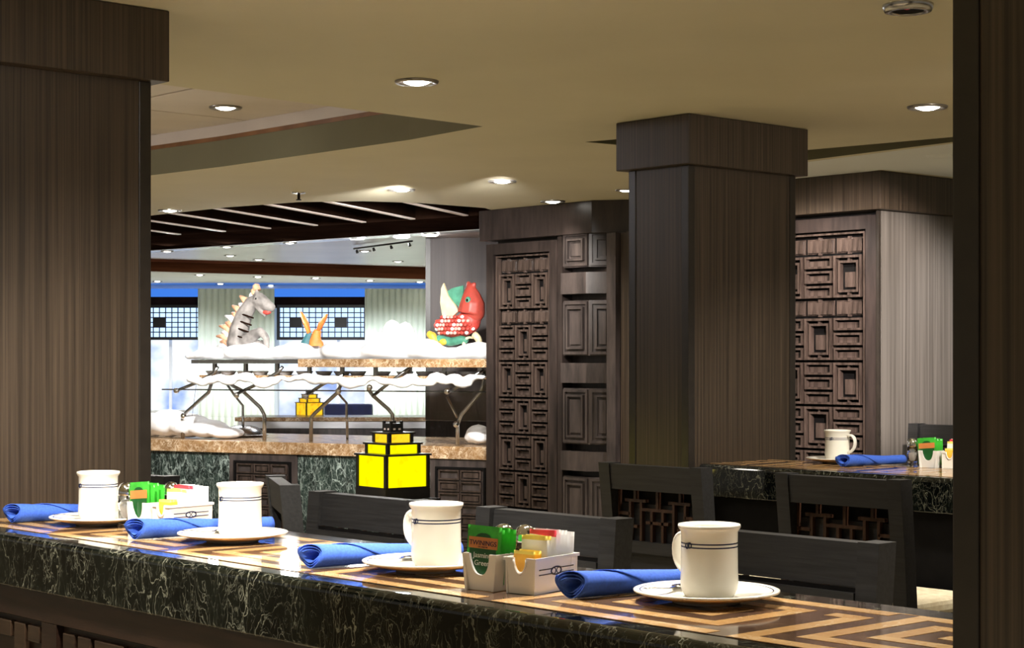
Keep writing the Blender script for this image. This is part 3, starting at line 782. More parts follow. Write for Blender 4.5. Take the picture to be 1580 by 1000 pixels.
def caddy_set(corner, th, where, full=True, shk=None):
    """corner = world xy of sugar caddy's near corner; th = angle of local y (away) axis"""
    th = th
    ex = Vector((math.cos(th), math.sin(th))); ey = Vector((-math.sin(th), math.cos(th)))
    P = lambda x, y: Vector((corner[0]+ex.x*x+ey.x*y, corner[1]+ex.y*x+ey.y*y))
    z = TZ+.0009
    p = P(-.052, 0); t = thing('sugar_caddy', 'white ceramic sugar packet caddy with navy knot, '+where, 'caddy', (p.x, p.y, z), th, 'white ceramic caddies')
    obj('tub', sugar_me, '', t); obj('knot_emblem', knot_me, '', t, (.0515, 0, 0))
    p = P(-.125, -.004); t = thing('tea_caddy', 'white ceramic tea packet holder with notched front, '+where, 'caddy', (p.x, p.y, z), th+math.radians(-2), 'white ceramic caddies')
    obj('tub', teah_me, '', t)
    ORD = ['first','second','third','fourth','fifth','sixth','seventh','eighth','ninth','tenth','eleventh','twelfth','thirteenth','fourteenth']
    rnd = random.Random(hash(where) % 1000 if False else len(where))
    for k in range(4):
        p = P(-.125+.028+(.002*k if k else 0), .006+.0095*k)
        if k == 0:
            t = thing('tea_packet', 'green tea packet standing foremost in the holder, '+where, 'packet', (p.x, p.y, z+.0125), th)
            t.rotation_euler = (math.radians(-3), math.radians(2 if full else -5), th)
            obj('envelope', tea_me, '', t)
            bm = bmesh.new(); box(bm, -.0255, .0255, -.0028, -.0024, .046, .062); obj('orange_band', bm, 'orange', t)
            bm = bmesh.new(); box(bm, -.0235, .0235, -.0027, -.0023, .006, .0458); obj('dark_panel', bm, 'dkgreen', t)
            bm = bmesh.new(); slabY(bm, [(-.014,.0622),(.014,.0622),(.010,.066),(.004,.068),(-.004,.068),(-.010,.066)], -.0027, -.0023); obj('crest', bm, 'dkgreen', t)
            if full:
                for me, zz in ((txt1,.0505),(txt2,.0330),(txt3,.0220),(txt4,.0472)):
                    o = obj('lettering', me, '', t, (0, -.0031, zz)); o.rotation_euler = (PI/2, 0, 0)
        else:
            o = obj('tea_packet', tea_me, '', None, (p.x, p.y, z+.0105-.002*(k % 2)), th); o.rotation_euler = (0, math.radians(rnd.uniform(-3,4)), th)
            tag(o, 'green tea packet, '+ORD[k]+' from the front of the holder, '+where, 'packet', 'green tea packets behind the first, '+where)
    kinds = [(su_o,'small orange sweetener packet'), (su_o,'small orange sweetener packet'), (su_o,'small orange sweetener packet'), (su_y,'white packet with a yellow top'), (su_y,'white packet with a yellow top'),
             (su_r,'white packet with a red top'), (su_r,'white packet with a red top'), (su_w,'plain white sugar packet'), (su_w,'plain white sugar packet'), (su_w,'plain white sugar packet'), (su_w,'plain white sugar packet'), (su_w,'plain white sugar packet')]
    for k, (me, nm) in enumerate(kinds):
        p = P(-.026+rnd.uniform(-.0015,.0015), .0085+k*.0079)
        zz = z+.0035+(0.008 if k < 3 else .0155 if k < 7 else .0125-.0012*(k-7))
        o = obj('sugar_packet', me, '', None, (p.x, p.y, zz), th); o.rotation_euler = (math.radians(-2), math.radians(rnd.uniform(-4,4)), th)
        tag(o, nm+', '+ORD[k]+' from the notch, '+where, 'packet', nm+'s, '+where)
    for (x, y, kind, side) in shk:
        p = P(x, y); shaker((p.x, p.y, z), kind, 'glass %s shaker with chrome dome, %s, %s' % (kind, side, where))
THC = -math.radians(36)
c3 = atz(826, 920, TZ)
caddy_set((c3.x, c3.y), THC, 'between the third and fourth mugs', True, [(-.113,.080,'salt','left one'), (-.080,.088,'pepper','right one')])
c1 = atz(262, 822, TZ)
caddy_set((c1.x, c1.y), THC-math.radians(4), 'between the two leftmost mugs', False, [(-.148,.012,'salt','front left one'), (-.092,.078,'pepper','back one')])
c5 = atz(1478, 724, TZ)
caddy_set((c5.x, c5.y), THC, 'on the far counter', False, [(-.150,.012,'salt','left one'), (-.095,.074,'pepper','back one')])

# ------------------------------------------------------------------ lantern
def lantern(loc, s, rot, label, pm):
    t = thing('lantern', label, 'lantern', loc, rot, 'yellow lanterns')
    tiers = [(.100,.0,.130,1), (.074,.1385,.174,1), (.053,.1825,.216,1)]     # half width, z0, z1
    obj('base', BX(-.108*s,.108*s,-.108*s,.108*s,-.040*s,0), 'blackmetal', t)
    for i, (h, z0, z1, _) in enumerate(tiers):
        h *= s; z0 *= s; z1 *= s
        fr = obj('frame_tier', (lambda b: ([box(b, a-.007*s, a+.007*s, c-.007*s, c+.007*s, z0+.0001, z1) for a in (-h, h) for c in (-h, h)], b)[1])(bmesh.new()), 'blackmetal', t)
        if i == 0:
            bm = bmesh.new()
            for (xa_, xb_, ya_, yb_) in ((-h-.007*s, h+.007*s, -h-.007*s, -h+.007*s), (-h-.007*s, h+.007*s, h-.007*s, h+.007*s), (-h-.007*s, -h+.007*s, -h+.007*s, h-.007*s), (h-.007*s, h+.007*s, -h+.007*s, h-.007*s)):
                box(bm, xa_, xb_, ya_, yb_, .0001, .006*s)
            obj('bottom_rail', bm, 'blackmetal', t)
        rf = BX(-h-.013*s, h+.013*s, -h-.013*s, h+.013*s, z1+.0002, z1+.008*s, bev=.001*s); obj('roof_plate', rf, 'blackmetal', t)
        pnl = (-h+.008*s, h-.008*s)
        for k in range(4):
            bm = BX(pnl[0], pnl[1], -h-.001*s, -h+.001*s, z0+(.0065*s if i == 0 else .0005), z1-.0002)
            o = obj('paper_panel', bm, pm if i < 2 else 'lantern_o', t); o.rotation_euler = (0,0,k*PI/2)
    bm = BX(-.030*s,.030*s,-.030*s,.030*s,.2245*s,.258*s); obj('cap', bm, 'blackmetal', t)
    for k in range(4):
        bm = BX(-.018*s, -.007*s, -.0306*s, -.0302*s, .232*s, .239*s); box(bm, .007*s, .018*s, -.0306*s, -.0302*s, .232*s, .239*s)
        o = obj('cap_slot', bm, 'slatedge', t); o.rotation_euler = (0,0,k*PI/2)
    bm = bmesh.new()
    for a in (-1, 1):
        for b in (-1, 1): box(bm, a*.025*s-.005*s, a*.025*s+.005*s, b*.025*s-.005*s, b*.025*s+.005*s, .2581*s, .268*s)
    obj('finial', bm, 'blackmetal', t)
    return t
DL = 5.75
lb = atD(606, 752, DL)
LR = math.radians(38)
sc = .80
lantern(lb, sc*1.0, LR, 'large glowing yellow lantern with black tiered frame behind the chair', 'lantern')
bl = bpy.data.lights.new('lantern_glow', 'POINT'); bl.energy = .35; bl.color = (1,.8,.15); bl.shadow_soft_size = .05
# lantern light sits just above the tiers
bo = bpy.data.objects.new('lantern_glow', bl); COL.objects.link(bo); bo.location = lb+Vector((-.03,-.16,.03))
t = thing('lantern_table', 'dark wooden stand under the large lantern', 'table', (lb.x, lb.y, 0), LR)
hz_ = lb.z-.041*sc
obj('table_top', BX(-.11,.11,-.11,.11,hz_-.03,hz_-.0005), 'black', t)
for a in (-.09,.09):
    for b in (-.09,.09): obj('leg', BX(a-.015,a+.015,b-.015,b+.015,0,hz_-.0305), 'black', t)

# ------------------------------------------------------------------ buffet
A0 = Vector((-2.13, 10.46)); A1 = Vector((-.127, 9.46)); bd = (A1-A0).normalized(); bn = Vector((-bd.y, bd.x))  # bn points away
if bn.y < 0: bn = -bn
BA = math.atan2(bd.y, bd.x)
def bp(px, py, off=0.0):                     # ray to the buffet's vertical plane, set back by off
    o2 = A0+bn*off; r = (px-CX)/F
    # (r*D - o2.x)*bn.x + (D - o2.y)*bn.y = 0
    D = (o2.x*bn.x+o2.y*bn.y)/(r*bn.x+bn.y)
    return Vector((r*D, D, CH+(HZ-py)/F*D))
def bl_(px, py, off=0.0):                    # in buffet-local coordinates (x along, y away, z)
    p = bp(px, py, off); d = p.to_2d()-A0; return Vector((d.dot(bd), d.dot(bn), p.z))
BO = (A0.x, A0.y, 0)
x0b, x1b = bl_(150, 690).x, bl_(752, 690).x+.02
BT = .862
t = thing('buffet_counter', 'buffet counter with tan granite top and green marble front', 'counter', BO, BA)
obj('granite_top', BX(x0b, x1b, 0, 1.0, BT-.068, BT, bev=.004), 'granite', t)
obj('plinth', BX(x0b, x1b, .05, .9, 0, BT-.0685), 'black', t)
xa_, xb_ = bl_(352, 700).x, bl_(456, 700).x; xc_ = bl_(662, 700).x
obj('marble_front', BX(x0b, xa_-.003, .02, .0495, .0, BT-.069), 'marble_far', t)
obj('marble_front', BX(xb_+.003, xc_-.003, .02, .0495, .0, BT-.069), 'marble_far', t)
for (u0, u1) in ((xa_, xb_), (xc_, x1b)):
    d = obj('wood_panel', BX(u0, u1, .012, .0495, 0, BT-.069), 'cabinet_mid', t)
    bm = bmesh.new(); ring(bm, u0+.035, u1-.035, .2, BT-.11, .012, .002, .0118); obj('panel_bead', bm, 'black', d)
    ncol = max(2, int((u1-u0-.1)/.095)); cw_ = (u1-u0-.11)/ncol
    for r_ in range(7):
        for c_ in range(ncol):
            zt_ = BT-.125-r_*.062
            bm = bmesh.new(); xx = u0+.055+c_*cw_
            ring(bm, xx+.004, xx+cw_-.004, zt_-.054, zt_, .008, -.002, .0118)
            if (r_+c_) % 2: box(bm, xx+.02, xx+cw_-.02, .002, .0118, zt_-.04, zt_-.014)
            obj('fret_piece', bm, 'fret', d)
# sneeze guard
t = thing('sneeze_guard', 'chrome framed glass sneeze guard on the buffet counter', 'sneeze guard', BO, BA)
def bt(pts, r, off=.12): 
    L = []
    for p in pts: L.append(bl_(p[0], p[1], off+(p[2] if len(p) > 2 else 0)))
    return L
def fix0(L):
    L[0].z = BT+.001; return L
posts = [[(282,676),(282,642),(290,634),(322,606),(326,594),(320,580)], [(408,678),(408,640),(402,629),(374,603),(360,596),(352,588)],
         [(480,682),(480,645),(486,638),(520,607),(526,595),(520,583)], [(606,684),(606,640),(600,632),(576,611),(568,600)], [(706,688),(706,655),(712,640),(742,606),(746,592),(748,572)]]
for p in posts: obj('bent_post', TB(fix0(bt(p, 0)), .011, 10), 'steel2', t)
for p in [[(375,676),(375,626),(362,610),(350,592)], [(536,680),(535,622),(522,607)], [(690,612),(706,645)]]:
    L = bt(p, 0, .45)
    if p[0][1] > 660: L[0].z = BT+.001
    obj('rear_post', TB(L, .008, 8), 'steel2', t)
for p in [[(270,604),(300,592),(330,576),(336,566)], [(362,610),(395,594),(430,574),(436,566)], [(470,612),(500,592),(530,578)], [(576,611),(602,590),(634,566)], [(690,606),(715,592),(746,570)]]:
    obj('support_arm', TB(bt(p, 0, .10), .010, 8), 'steel2', t)
for (px, py) in ((272,603),(365,610),(472,612),(522,604),(570,598),(704,655),(283,642),(690,604)):
    bm = bmesh.new(); ball(bm, bl_(px, py, .085), .018, 2); obj('clamp', bm, 'steel', t)
obj('glass_edge_rail', TB(bt([(250,601),(752,605)], 0, .095), .004, 6), 'steel2', t)
# shelves
za = bl_(305,556,.0).z
xs0, xs1 = bl_(303, 556, .1).x, bl_(752, 556, .1).x+.03
obj('top_shelf', BX(xs0, xs1, .05, .62, CH-.022, CH+.0), 'steel2', t)
xm_ = bl_(470, 556, .1).x
obj('wooden_edge', BX(xm_, xs1, .03, .0495, CH-.042, CH+.004, bev=.003), 'granite', t)
obj('lower_shelf', BX(xs0+.02, xs1, .10, .55, CH-.105, CH-.090), 'granite', t)
for k in range(9):
    xx = xs0+.1+k*(xs1-xs0-.2)/8
    obj('shelf_spacer', BX(xx, xx+.02, .12, .14, CH-.0895, CH-.0225), 'steel2', t)
bm = BX(xs0, xs1, -.003, .003, 0, .22)
g = obj('slanted_glass', bm, 'glass', t, (0, .06, CH-.33)); g.rotation_euler = (math.radians(-12), 0, 0)

def blob(name, items, mat, parent=None, vox=.008, loc=(0,0,0), rotz=0, label=None, smooth=True):
    bm = bmesh.new()
    for it in items:
        if it[0] == 'b': ball(bm, it[1], it[2], 2)
        else: tube(bm, it[1], it[2], 10)
    o = obj(name, bm, mat, parent, loc, rotz, label)
    m = o.modifiers.new('r', 'REMESH'); m.mode = 'VOXEL'; m.voxel_size = vox; m.use_smooth_shade = True
    m2 = o.modifiers.new('s', 'SMOOTH'); m2.iterations = 4; m2.factor = .6
    return o
# white fleece clouds along the top shelf
rnd = random.Random(3)
items = []
n = 46
for k in range(n):
    px = 292+(750-292)*k/(n-1)
    hgt = 22+6*math.sin(k*.9)+rnd.uniform(-3,4)
    if px < 330: hgt *= (px-275)/55
    if 560 < px < 660: hgt += 3
    for off in (.13, .32):
        p = bl_(px, 556-hgt*.45, off); r_ = max(.02, hgt*.5*.0037)
        items.append(('b', (p.x, p.y, CH+r_*.9+.001), (r_*1.5, r_*1.7, r_)))
o = blob('fleece_drift', items, 'snow', None, .014, BO, BA)
tag(o, 'white fleece cloud drift along the top shelf of the buffet', 'decoration')
# white heaps on the counter (left) and ball (right)
items = []
for (px, h, wd) in ((235,26,30),(262,30,30),(292,26,30),(322,20,26),(350,12,20)):
    p = bl_(px, 670, .22); r_ = h*.0036
    items.append(('b', (p.x, p.y, BT+r_*.80), (wd*.0038*1.2, .14, r_*.8)))
o = blob('ice_mound', items, 'snow', None, .014, BO, BA); tag(o, 'white ice mound at the left of the buffet counter', 'ice')
p = bl_(738, 676, .20); bm = bmesh.new(); ball(bm, (0,0,0), (.075,.06,.055), 3); ball(bm, (-.035,.01,-.02), (.05,.05,.035), 2); ball(bm, (.02,-.03,-.02), (.05,.04,.035), 2)
o = blob('white_bun_heap', [('b',(0,0,.045),(.075,.06,.055)), ('b',(-.04,.01,.025),(.05,.05,.03)), ('b',(.03,-.03,.025),(.05,.04,.03))], 'snow', None, .01, bp(738, 676, .22).to_2d().to_3d()+Vector((0,0,BT+.014)), BA)
tag(o, 'small round white heap at the right end of the buffet', 'ice'); bm.free()
# grey fish-like platter piece behind glass
p = bl_(378, 664, .40)
t = thing('serving_platter', 'oval steel serving platter with domed lid left of the chrome post', 'platter', bp(375, 664, .5).to_2d().to_3d()+Vector((0,0,BT+.001)), BA)
bm = bmesh.new(); lathe(bm, [(0,.0),(.13,.0),(.16,.012),(.155,.014),(.12,.006),(0,.006)], 32)
obj('dish', bm, 'steel2', t)
bm = bmesh.new(); lathe(bm, [(.12,.0145),(.118,.03),(.09,.055),(.05,.068),(0,.072)], 32); obj('lid', bm, 'steel2', t)
t = thing('bread_basket', 'tan woven basket on the left end of the buffet', 'basket', bp(262, 652, .62).to_2d().to_3d()+Vector((0,0,BT+.001)), BA)
bm = bmesh.new(); zt2 = .17; prism(bm, [(-.11,-.08),(.06,-.08),(.06,.08),(-.11,.08)], .0, .12); obj('basket_body', bm, 'cardboard', t)
obj('basket_rim', BX(-.12,.07,-.09,.09,.1205,.15,bev=.006), 'ceilwhite', t)
bm = TB([(-.05,-.085,.02),(-.01,-.085,.11)], .004); obj('cane_brace', bm, 'slat', t)
# small pale dishes on the lower shelf
for k, (px, m_) in enumerate(((330,'snow'),(352,'snow'),(378,'scale'),(402,'snow'),(440,'snow'),(470,'snow'),(500,'snow'),(528,'paper'),(552,'snow'),(590,'snow'),(625,'snow'),(655,'paper'),(690,'snow'),(722,'snow'))):
    q_ = bp(px, 570, .22); bm = bmesh.new(); lathe(bm, [(0,0),(.035,0),(.05,.022),(.047,.024),(.033,.006),(0,.006)], 20)
    o = obj('dish', bm, 'gloss_white', None, (q_.x, q_.y, CH-.0895)); tag(o, 'small white dish on the lower buffet shelf, '+['first','second','third','fourth','fifth','sixth','seventh','eighth','ninth','tenth','eleventh','twelfth','thirteenth','fourteenth'][k]+' from the left', 'dish', 'small dishes on the lower glass shelf')
# draped white garland below the shelf
items = []
rnd = random.Random(11)
for k in range(34):
    px = 304+k*(745-304)/33; q_ = bl_(px, 586+rnd.uniform(-5,5), .08); rr = rnd.uniform(.55,1.5)
    items.append(('b', (q_.x, .05, q_.z), (.035*rr+.02, .03, .024*rr)))
o = blob('fleece_garland', items, 'snow', None, .012, BO, BA); tag(o, 'white fleece garland hanging under the buffet shelf', 'garland')

# ---- sculptures, local px units (x right, z up, y away) scaled
def sc_(D): return D/F
HS = 10.3/F
def frame(px, py, off):
    p = bp(px, py, off); return p
SH = CH+.055
# rearing horse
t = thing('horse_sculpture', 'grey rearing horse sculpture with orange mane on the buffet shelf', 'sculpture', bp(384, 528, .3).to_2d().to_3d()+Vector((0,0,SH)), BA)
u = HS*1.12
def pt(x, y, z): return (x*u, y*u, z*u)
body = [('t', [pt(-12,0,-6), pt(-18,0,12), pt(-16,0,30), pt(-8,0,50), pt(4,0,66), pt(12,0,72)], [18*u,17*u,14*u,12*u,10*u,9*u]),
        ('b', pt(14,0,70), (11*u,8*u,10*u)), ('t', [pt(14,0,72), pt(25,0,67), pt(35,0,60)], [11*u,9*u,8*u]), ('b', pt(36,0,60), (8*u,7*u,7*u)),
        ('t', [pt(14,0,64), pt(22,0,54), pt(29,0,48)], [6*u,4*u,3*u]),
        ('t', [pt(-10,0,10), pt(8,-4,20), pt(24,-6,26), pt(34,-7,18)], [14*u,9*u,7*u,5*u]), ('t', [pt(34,-7,18), pt(35,-7,4), pt(32,-7,-6)], [5*u,4*u,5*u]),
        ('t', [pt(-10,6,2), pt(4,6,2), pt(14,6,12)], [14*u,9*u,6*u]), ('t', [pt(14,6,12), pt(22,6,0), pt(20,6,-8)], [6*u,5*u,4*u]),
        ('t', [pt(6,2,78), pt(8,2,86)], [4*u,1.5*u]), ('t', [pt(14,-3,78), pt(16,-3,86)], [4*u,1.5*u])]
obj_b = blob('body', body, 'horse', t, .006)
for k in range(15):
    f = k/14; bx_ = [-30,-31,-30,-28,-25,-21,-16,-11,-6,-1,4,8,10,12,14][k]; bz_ = 2+f*82
    a_ = math.radians(175-60*f)
    bx_ -= 6+4*math.sin(f*PI); L_ = (17 if k % 2 else 24) if k < 11 else 9
    bm = bmesh.new(); s0 = Vector(pt(bx_+6, 0, bz_)); e_ = s0+Vector((math.cos(a_)*L_*u, 0, math.sin(a_)*L_*u*.8+2*u))
    tube(bm, [s0, (s0+e_)/2+Vector((0,0,3*u)), e_], [(5*u,7*u),(4.5*u,6*u),(1.5*u,2*u)], 8)
    obj('mane_tuft', bm, 'mane' if k % 3 else 'snow', t)
bm = bmesh.new(); ball(bm, pt(31,-1,53), (7*u,4*u,3.5*u), 2); obj('tongue', bm, 'redfish', t)
for s in (-1, 1):
    bm = bmesh.new(); ball(bm, pt(18,s*8,72), 2.6*u, 1); obj('eye', bm, 'black', t)
bm = bmesh.new()
for z_ in (12,22,32,42,52): tube(bm, [pt(-26+z_*.30,-12+z_*.05,z_), pt(-14+z_*.3,-14+z_*.07,z_-3), pt(-2+z_*.3,-11+z_*.05,z_-7)], 1.2*u, 6)
obj('neck_stripe', bm, 'slat', t)
# long-eared creature with orange ears
u = HS
t = thing('eared_sculpture', 'small teal and orange sculpture with two long upright ears', 'sculpture', bp(484, 526, .3).to_2d().to_3d()+Vector((0,0,SH-.01)), BA)
blob('teal_half', [('t', [pt(-16,2,-2), pt(-14,2,14), pt(-6,2,30)], [11*u,9*u,6*u]), ('b', pt(-9,2,6), (11*u,8*u,14*u))], 'tealE', t, .006)
blob('orange_half', [('t', [pt(4,-1,-2), pt(3,-1,16), pt(8,-1,34)], [11*u,9*u,6*u]), ('b', pt(8,-1,8), (11*u,8*u,14*u))], 'orangeE', t, .006)
for (pts_, nm) in (([pt(-8,0,28), pt(-14,0,44), pt(-20,0,56), pt(-23,0,62)], 'ear'), ([pt(8,0,32), pt(14,0,44), pt(20,0,52), pt(25,0,58)], 'ear')):
    bm = bmesh.new(); tube(bm, pts_, [(3*u,4*u),(4*u,6*u),(3*u,5*u),(1*u,1.5*u)], 10); e = obj(nm, bm, 'orangeE', t)
    bm = bmesh.new(); q_ = [(a*.99, -.0035*4, c) for a, b, c in pts_]; tube(bm, q_[1:], [(1*u,3*u),(1*u,2.6*u),(.6*u,.8*u)], 8); obj('inner_ear', bm, 'cream', e)
bm = BX(-14*u, 18*u, -14*u, -9*u, -2*u, 9*u, bev=.003); obj('grey_block', bm, 'steel2', t)
# fish
t = thing('fish_sculpture', 'red scaly fish sculpture with cream fins on the right of the buffet shelf', 'sculpture', bp(706, 526, .3).to_2d().to_3d()+Vector((0,0,SH)), BA)
u = 9.8/F
blob('body', [('b', pt(-2,0,36), (34*u,16*u,18*u)), ('b', pt(20,0,44), (20*u,15*u,20*u)), ('b', pt(-22,0,38), (20*u,13*u,13*u))], 'redfish', t, .007)
blob('head', [('t', [pt(24,0,56), pt(26,0,72), pt(24,0,88), pt(22,0,98)], [22*u,20*u,13*u,7*u]), ('b', pt(30,0,60), (17*u,15*u,20*u)), ('t', [pt(21,0,98), pt(18,0,106)], [5*u,3*u]), ('t', [pt(24,0,98), pt(32,0,103)], [5*u,3*u])], 'redhead', t, .007)
for s in (-1, 1):
    bm = bmesh.new(); ball(bm, pt(27,s*16,76), (5*u,3.5*u,6*u), 2); e = obj('eye', bm, 'teal', t)
    bm = bmesh.new(); ball(bm, pt(27,s*18.5,76), (2.4*u,2*u,3*u), 1); obj('pupil', bm, 'black', e)
sc_me = None
for r_ in range(5):
    for c_ in range(11):
        x_ = -36+c_*6.4+(3.2 if r_ % 2 else 0); z_ = 26+r_*6.2
        dx = (x_+2)/36; dz = (z_-38)/20
        if dx*dx+dz*dz > .95: continue
        y_ = -16.5*math.sqrt(max(0.05, 1-dx*dx-dz*dz))-.5
        bm = bmesh.new(); ball(bm, (0,0,0), (3.9*u,1.6*u,3.1*u), 1)
        obj('scale', bm, ['scale','redhead','paper','scale','redfish'][(r_*2+c_*3) % 5], t, pt(x_, y_+(-3 if x_ > 12 else 0), z_))
for nm, pts_, mt in (('tail_fin', [(-26,52),(-30,74),(-28,96),(-24,104),(-16,84),(-4,70),(2,60),(-8,52)], 'cream'), ('back_fin', [(-22,90),(-12,96),(-2,98),(8,100),(8,84),(2,66),(-8,74),(-16,84)], 'teal')):
    bm = bmesh.new(); slabY(bm, [(a*u, b*u) for a, b in pts_], (-2 if nm == 'tail_fin' else 3)*u, (2 if nm == 'tail_fin' else 6)*u); obj(nm, bm, mt, t)
bm = bmesh.new()
pts_ = [pt(26+16*math.cos(a)*(1-k/30*.55), -6, 10+14*math.sin(a)*(1-k/30*.55)) for k, a in ((k, 1.2-k*.30) for k in range(22))]
tube(bm, pts_, [(max(1.5, 6-k*.22))*u for k in range(22)], 8); obj('curled_fin', bm, 'cream', t)
blob('wave_base', [('t', [pt(-44,-2,8), pt(-30,-4,16), pt(-10,-4,12), pt(10,-4,16), pt(20,-4,14)], [7*u,8*u,7*u,7*u,5*u]), ('b', pt(-40,-2,6), (8*u,8*u,8*u))], 'teal', t, .007)
blob('yellow_leaf', [('t', [pt(-48,-8,26), pt(-40,-9,22), pt(-34,-9,12), pt(-36,-9,4)], [5*u,7*u,6*u,4*u]), ('b', pt(-20,-10,12), (7*u,4*u,6*u))], 'yellowf', t, .006)
# white abstract sculpture between
t2 = blob('white_sculpture', [('b', pt(-30,0,8), (20*u,14*u,22*u)), ('b', pt(-6,0,24), (18*u,14*u,26*u)), ('b', pt(18,0,20), (18*u,14*u,26*u)), ('b', pt(32,0,6), (16*u,14*u,16*u)), ('t', [pt(0,-8,36), pt(10,-12,30), pt(22,-10,34)], [6*u,7*u,5*u])], 'snow', None, .010, bp(610, 526, .35).to_2d().to_3d()+Vector((0,0,SH)), BA)
tag(t2, 'large white rounded cloud sculpture between the eared one and the fish', 'sculpture')

# ------------------------------------------------------------------ beyond the buffet
# back column
pc = atD(664, 500, 11.2)
t = thing('back_column', 'purplish brown wood column behind the fish sculpture', 'column', (pc.x, pc.y, 0), 0)
obj('shaft', BX(0, 1.3, 0, .5, 0, CZ-.001), 'purple', t)
obj('edge_trim', BX(-.03, 0, -.005, .5, 0, CZ-.002), 'trimdark', t)
obj('wall_tile_strip', BX(.02, .32, -.006, -.0005, .5, 1.0), 'cabinet_mid', t)
# back buffet line behind posts (x 385..668, y 643..678)
def fz(py, D): return CH+(HZ-py)/F*D
Dk = 12.6
t = thing('rear_counter', 'low white and brown service counter behind the sneeze guard', 'counter', (atD(400,600,Dk).x-.15, Dk, 0), 0)
wk = (672-385)/F*Dk+.25
obj('counter_top', BX(-.02, wk, -.02, .5, fz(650,Dk), fz(644,Dk), bev=.003), 'granite', t)
obj('white_band', BX(0, wk, .0, .48, fz(661,Dk), fz(650.2,Dk)-.0005), 'gloss_white', t)
obj('brown_front', BX(0, wk, .02, .48, 0, fz(661.3,Dk)), 'cabinet_mid', t)
# far wall with curtains, lattice screens, windows
DW = 18.0
def fx(px, D=DW): return (px-CX)/F*D
struct(obj('wall_back', BX(-9, 4, DW+.3, DW+.4, 0, CZ+.1), 'ceilwhite'))
struct(obj('wall_soffit', BX(fx(150), fx(800), DW+.02, DW+.25, fz(474,DW), fz(458,DW)), 'slat'))
struct(obj('trim_5', BX(fx(150), fx(800), DW-.1, DW+.2, fz(457.6,DW), fz(446,DW)), 'bluecove'))
k = 1
for (a, b) in ((150,312), (427,566)):
    wn = struct(obj('window_%d' % k, BX(fx(a), fx(b), DW+.2, DW+.23, .55, fz(523,DW)), 'sky')); k += 1
    for mx in range(1, 3):
        xx = fx(a)+(fx(b)-fx(a))*mx/3
        obj('mullion', BX(xx-.015, xx+.015, DW+.17, DW+.199, .55, fz(523,DW)), 'gloss_white', wn)
    # lattice screen
    t = thing('lattice_screen', 'blue backlit lattice screen %s' % ('left of the pale curtain' if a < 300 else 'behind the eared sculpture'), 'screen', (fx(a), DW, 0), 0)
    wz, z0_, z1_ = fx(b)-fx(a), fz(520,DW), fz(475,DW)
    obj('glowing_backing', BX(0, wz, .05, .06, z0_, z1_), 'bluelit' if 'bluelit' in M else 'sky', t)
    bm = bmesh.new(); ring(bm, 0, wz, z0_-.03, z1_+.03, .03, .0, .06); obj('frame', bm, 'blackmetal', t)
    nx = int(wz/.062)
    bar = mesh('lattice_bar', BX(-.0045, .0045, .02, .035, 0, z1_-z0_), 'blackmetal')
    for q in range(1, nx):
        obj('lattice_bar', bar, '', t, (q*wz/nx, 0, z0_))
    nz = 6
    for q in range(1, nz):
        obj('lattice_rail', BX(0.03, wz-.03, .012, .0195, z0_+q*(z1_-z0_)/nz-.005, z0_+q*(z1_-z0_)/nz+.005), 'blackmetal', t)
    for q in range(3, nx, 7):
        obj('lattice_block', BX(q*wz/nx-.06, q*wz/nx+.06, .004, .0115, (z0_+z1_)/2-.05, (z0_+z1_)/2+.05), 'blackmetal', t)
for (a, b, nm) in ((312,428,'behind the horse sculpture'), (566,672,'behind the white cloud sculpture')):
    bm = bmesh.new(); x_a, x_b = fx(a), fx(b); nn = 60; prev = None
    for q in range(nn+1):
        x_ = x_a+(x_b-x_a)*q/nn; y_ = DW-.25+.014*math.sin(q*1.25)
        va = bm.verts.new((x_, y_, .001)); vb = bm.verts.new((x_, y_, fz(447,DW)))
        if prev: f = bm.faces.new([prev[0], va, vb, prev[1]]); f.smooth = True
        prev = (va, vb)
    o = obj('pale_curtain', bm, 'curtain'); m = o.modifiers.new('s', 'SOLIDIFY'); m.thickness = .01
    tag(o, 'pale green pleated curtain '+nm, 'curtain')
# blue furniture seen low through the guard, second lantern
Dn = 15.5
t = thing('navy_sofa', 'navy blue sofa far behind the buffet, right of the small lantern', 'sofa', (fx(498,Dn), Dn, 0), 0)
obj('sofa_back', BX(0, .42, .1, .25, 0, fz(624,Dn), bev=.02), 'navyf', t); obj('sofa_seat', BX(0, .42, -.4, .0995, 0, .5, bev=.02), 'navyf', t)
lp = atD(478, 641, 13.4)
lantern(lp, .72, LR, 'small distant yellow lantern behind the buffet posts', 'lantern_o')
t = thing('lantern_table', 'dark stand under the small distant lantern', 'table', (lp.x, lp.y, 0), LR)
obj('table_top', BX(-.12,.12,-.12,.12,lp.z-.07,lp.z-.0370), 'black', t)
for a in (-.1,.1):
    for b in (-.1,.1): obj('leg', BX(a-.015,a+.015,b-.015,b+.015,0,lp.z-.0705), 'black', t)
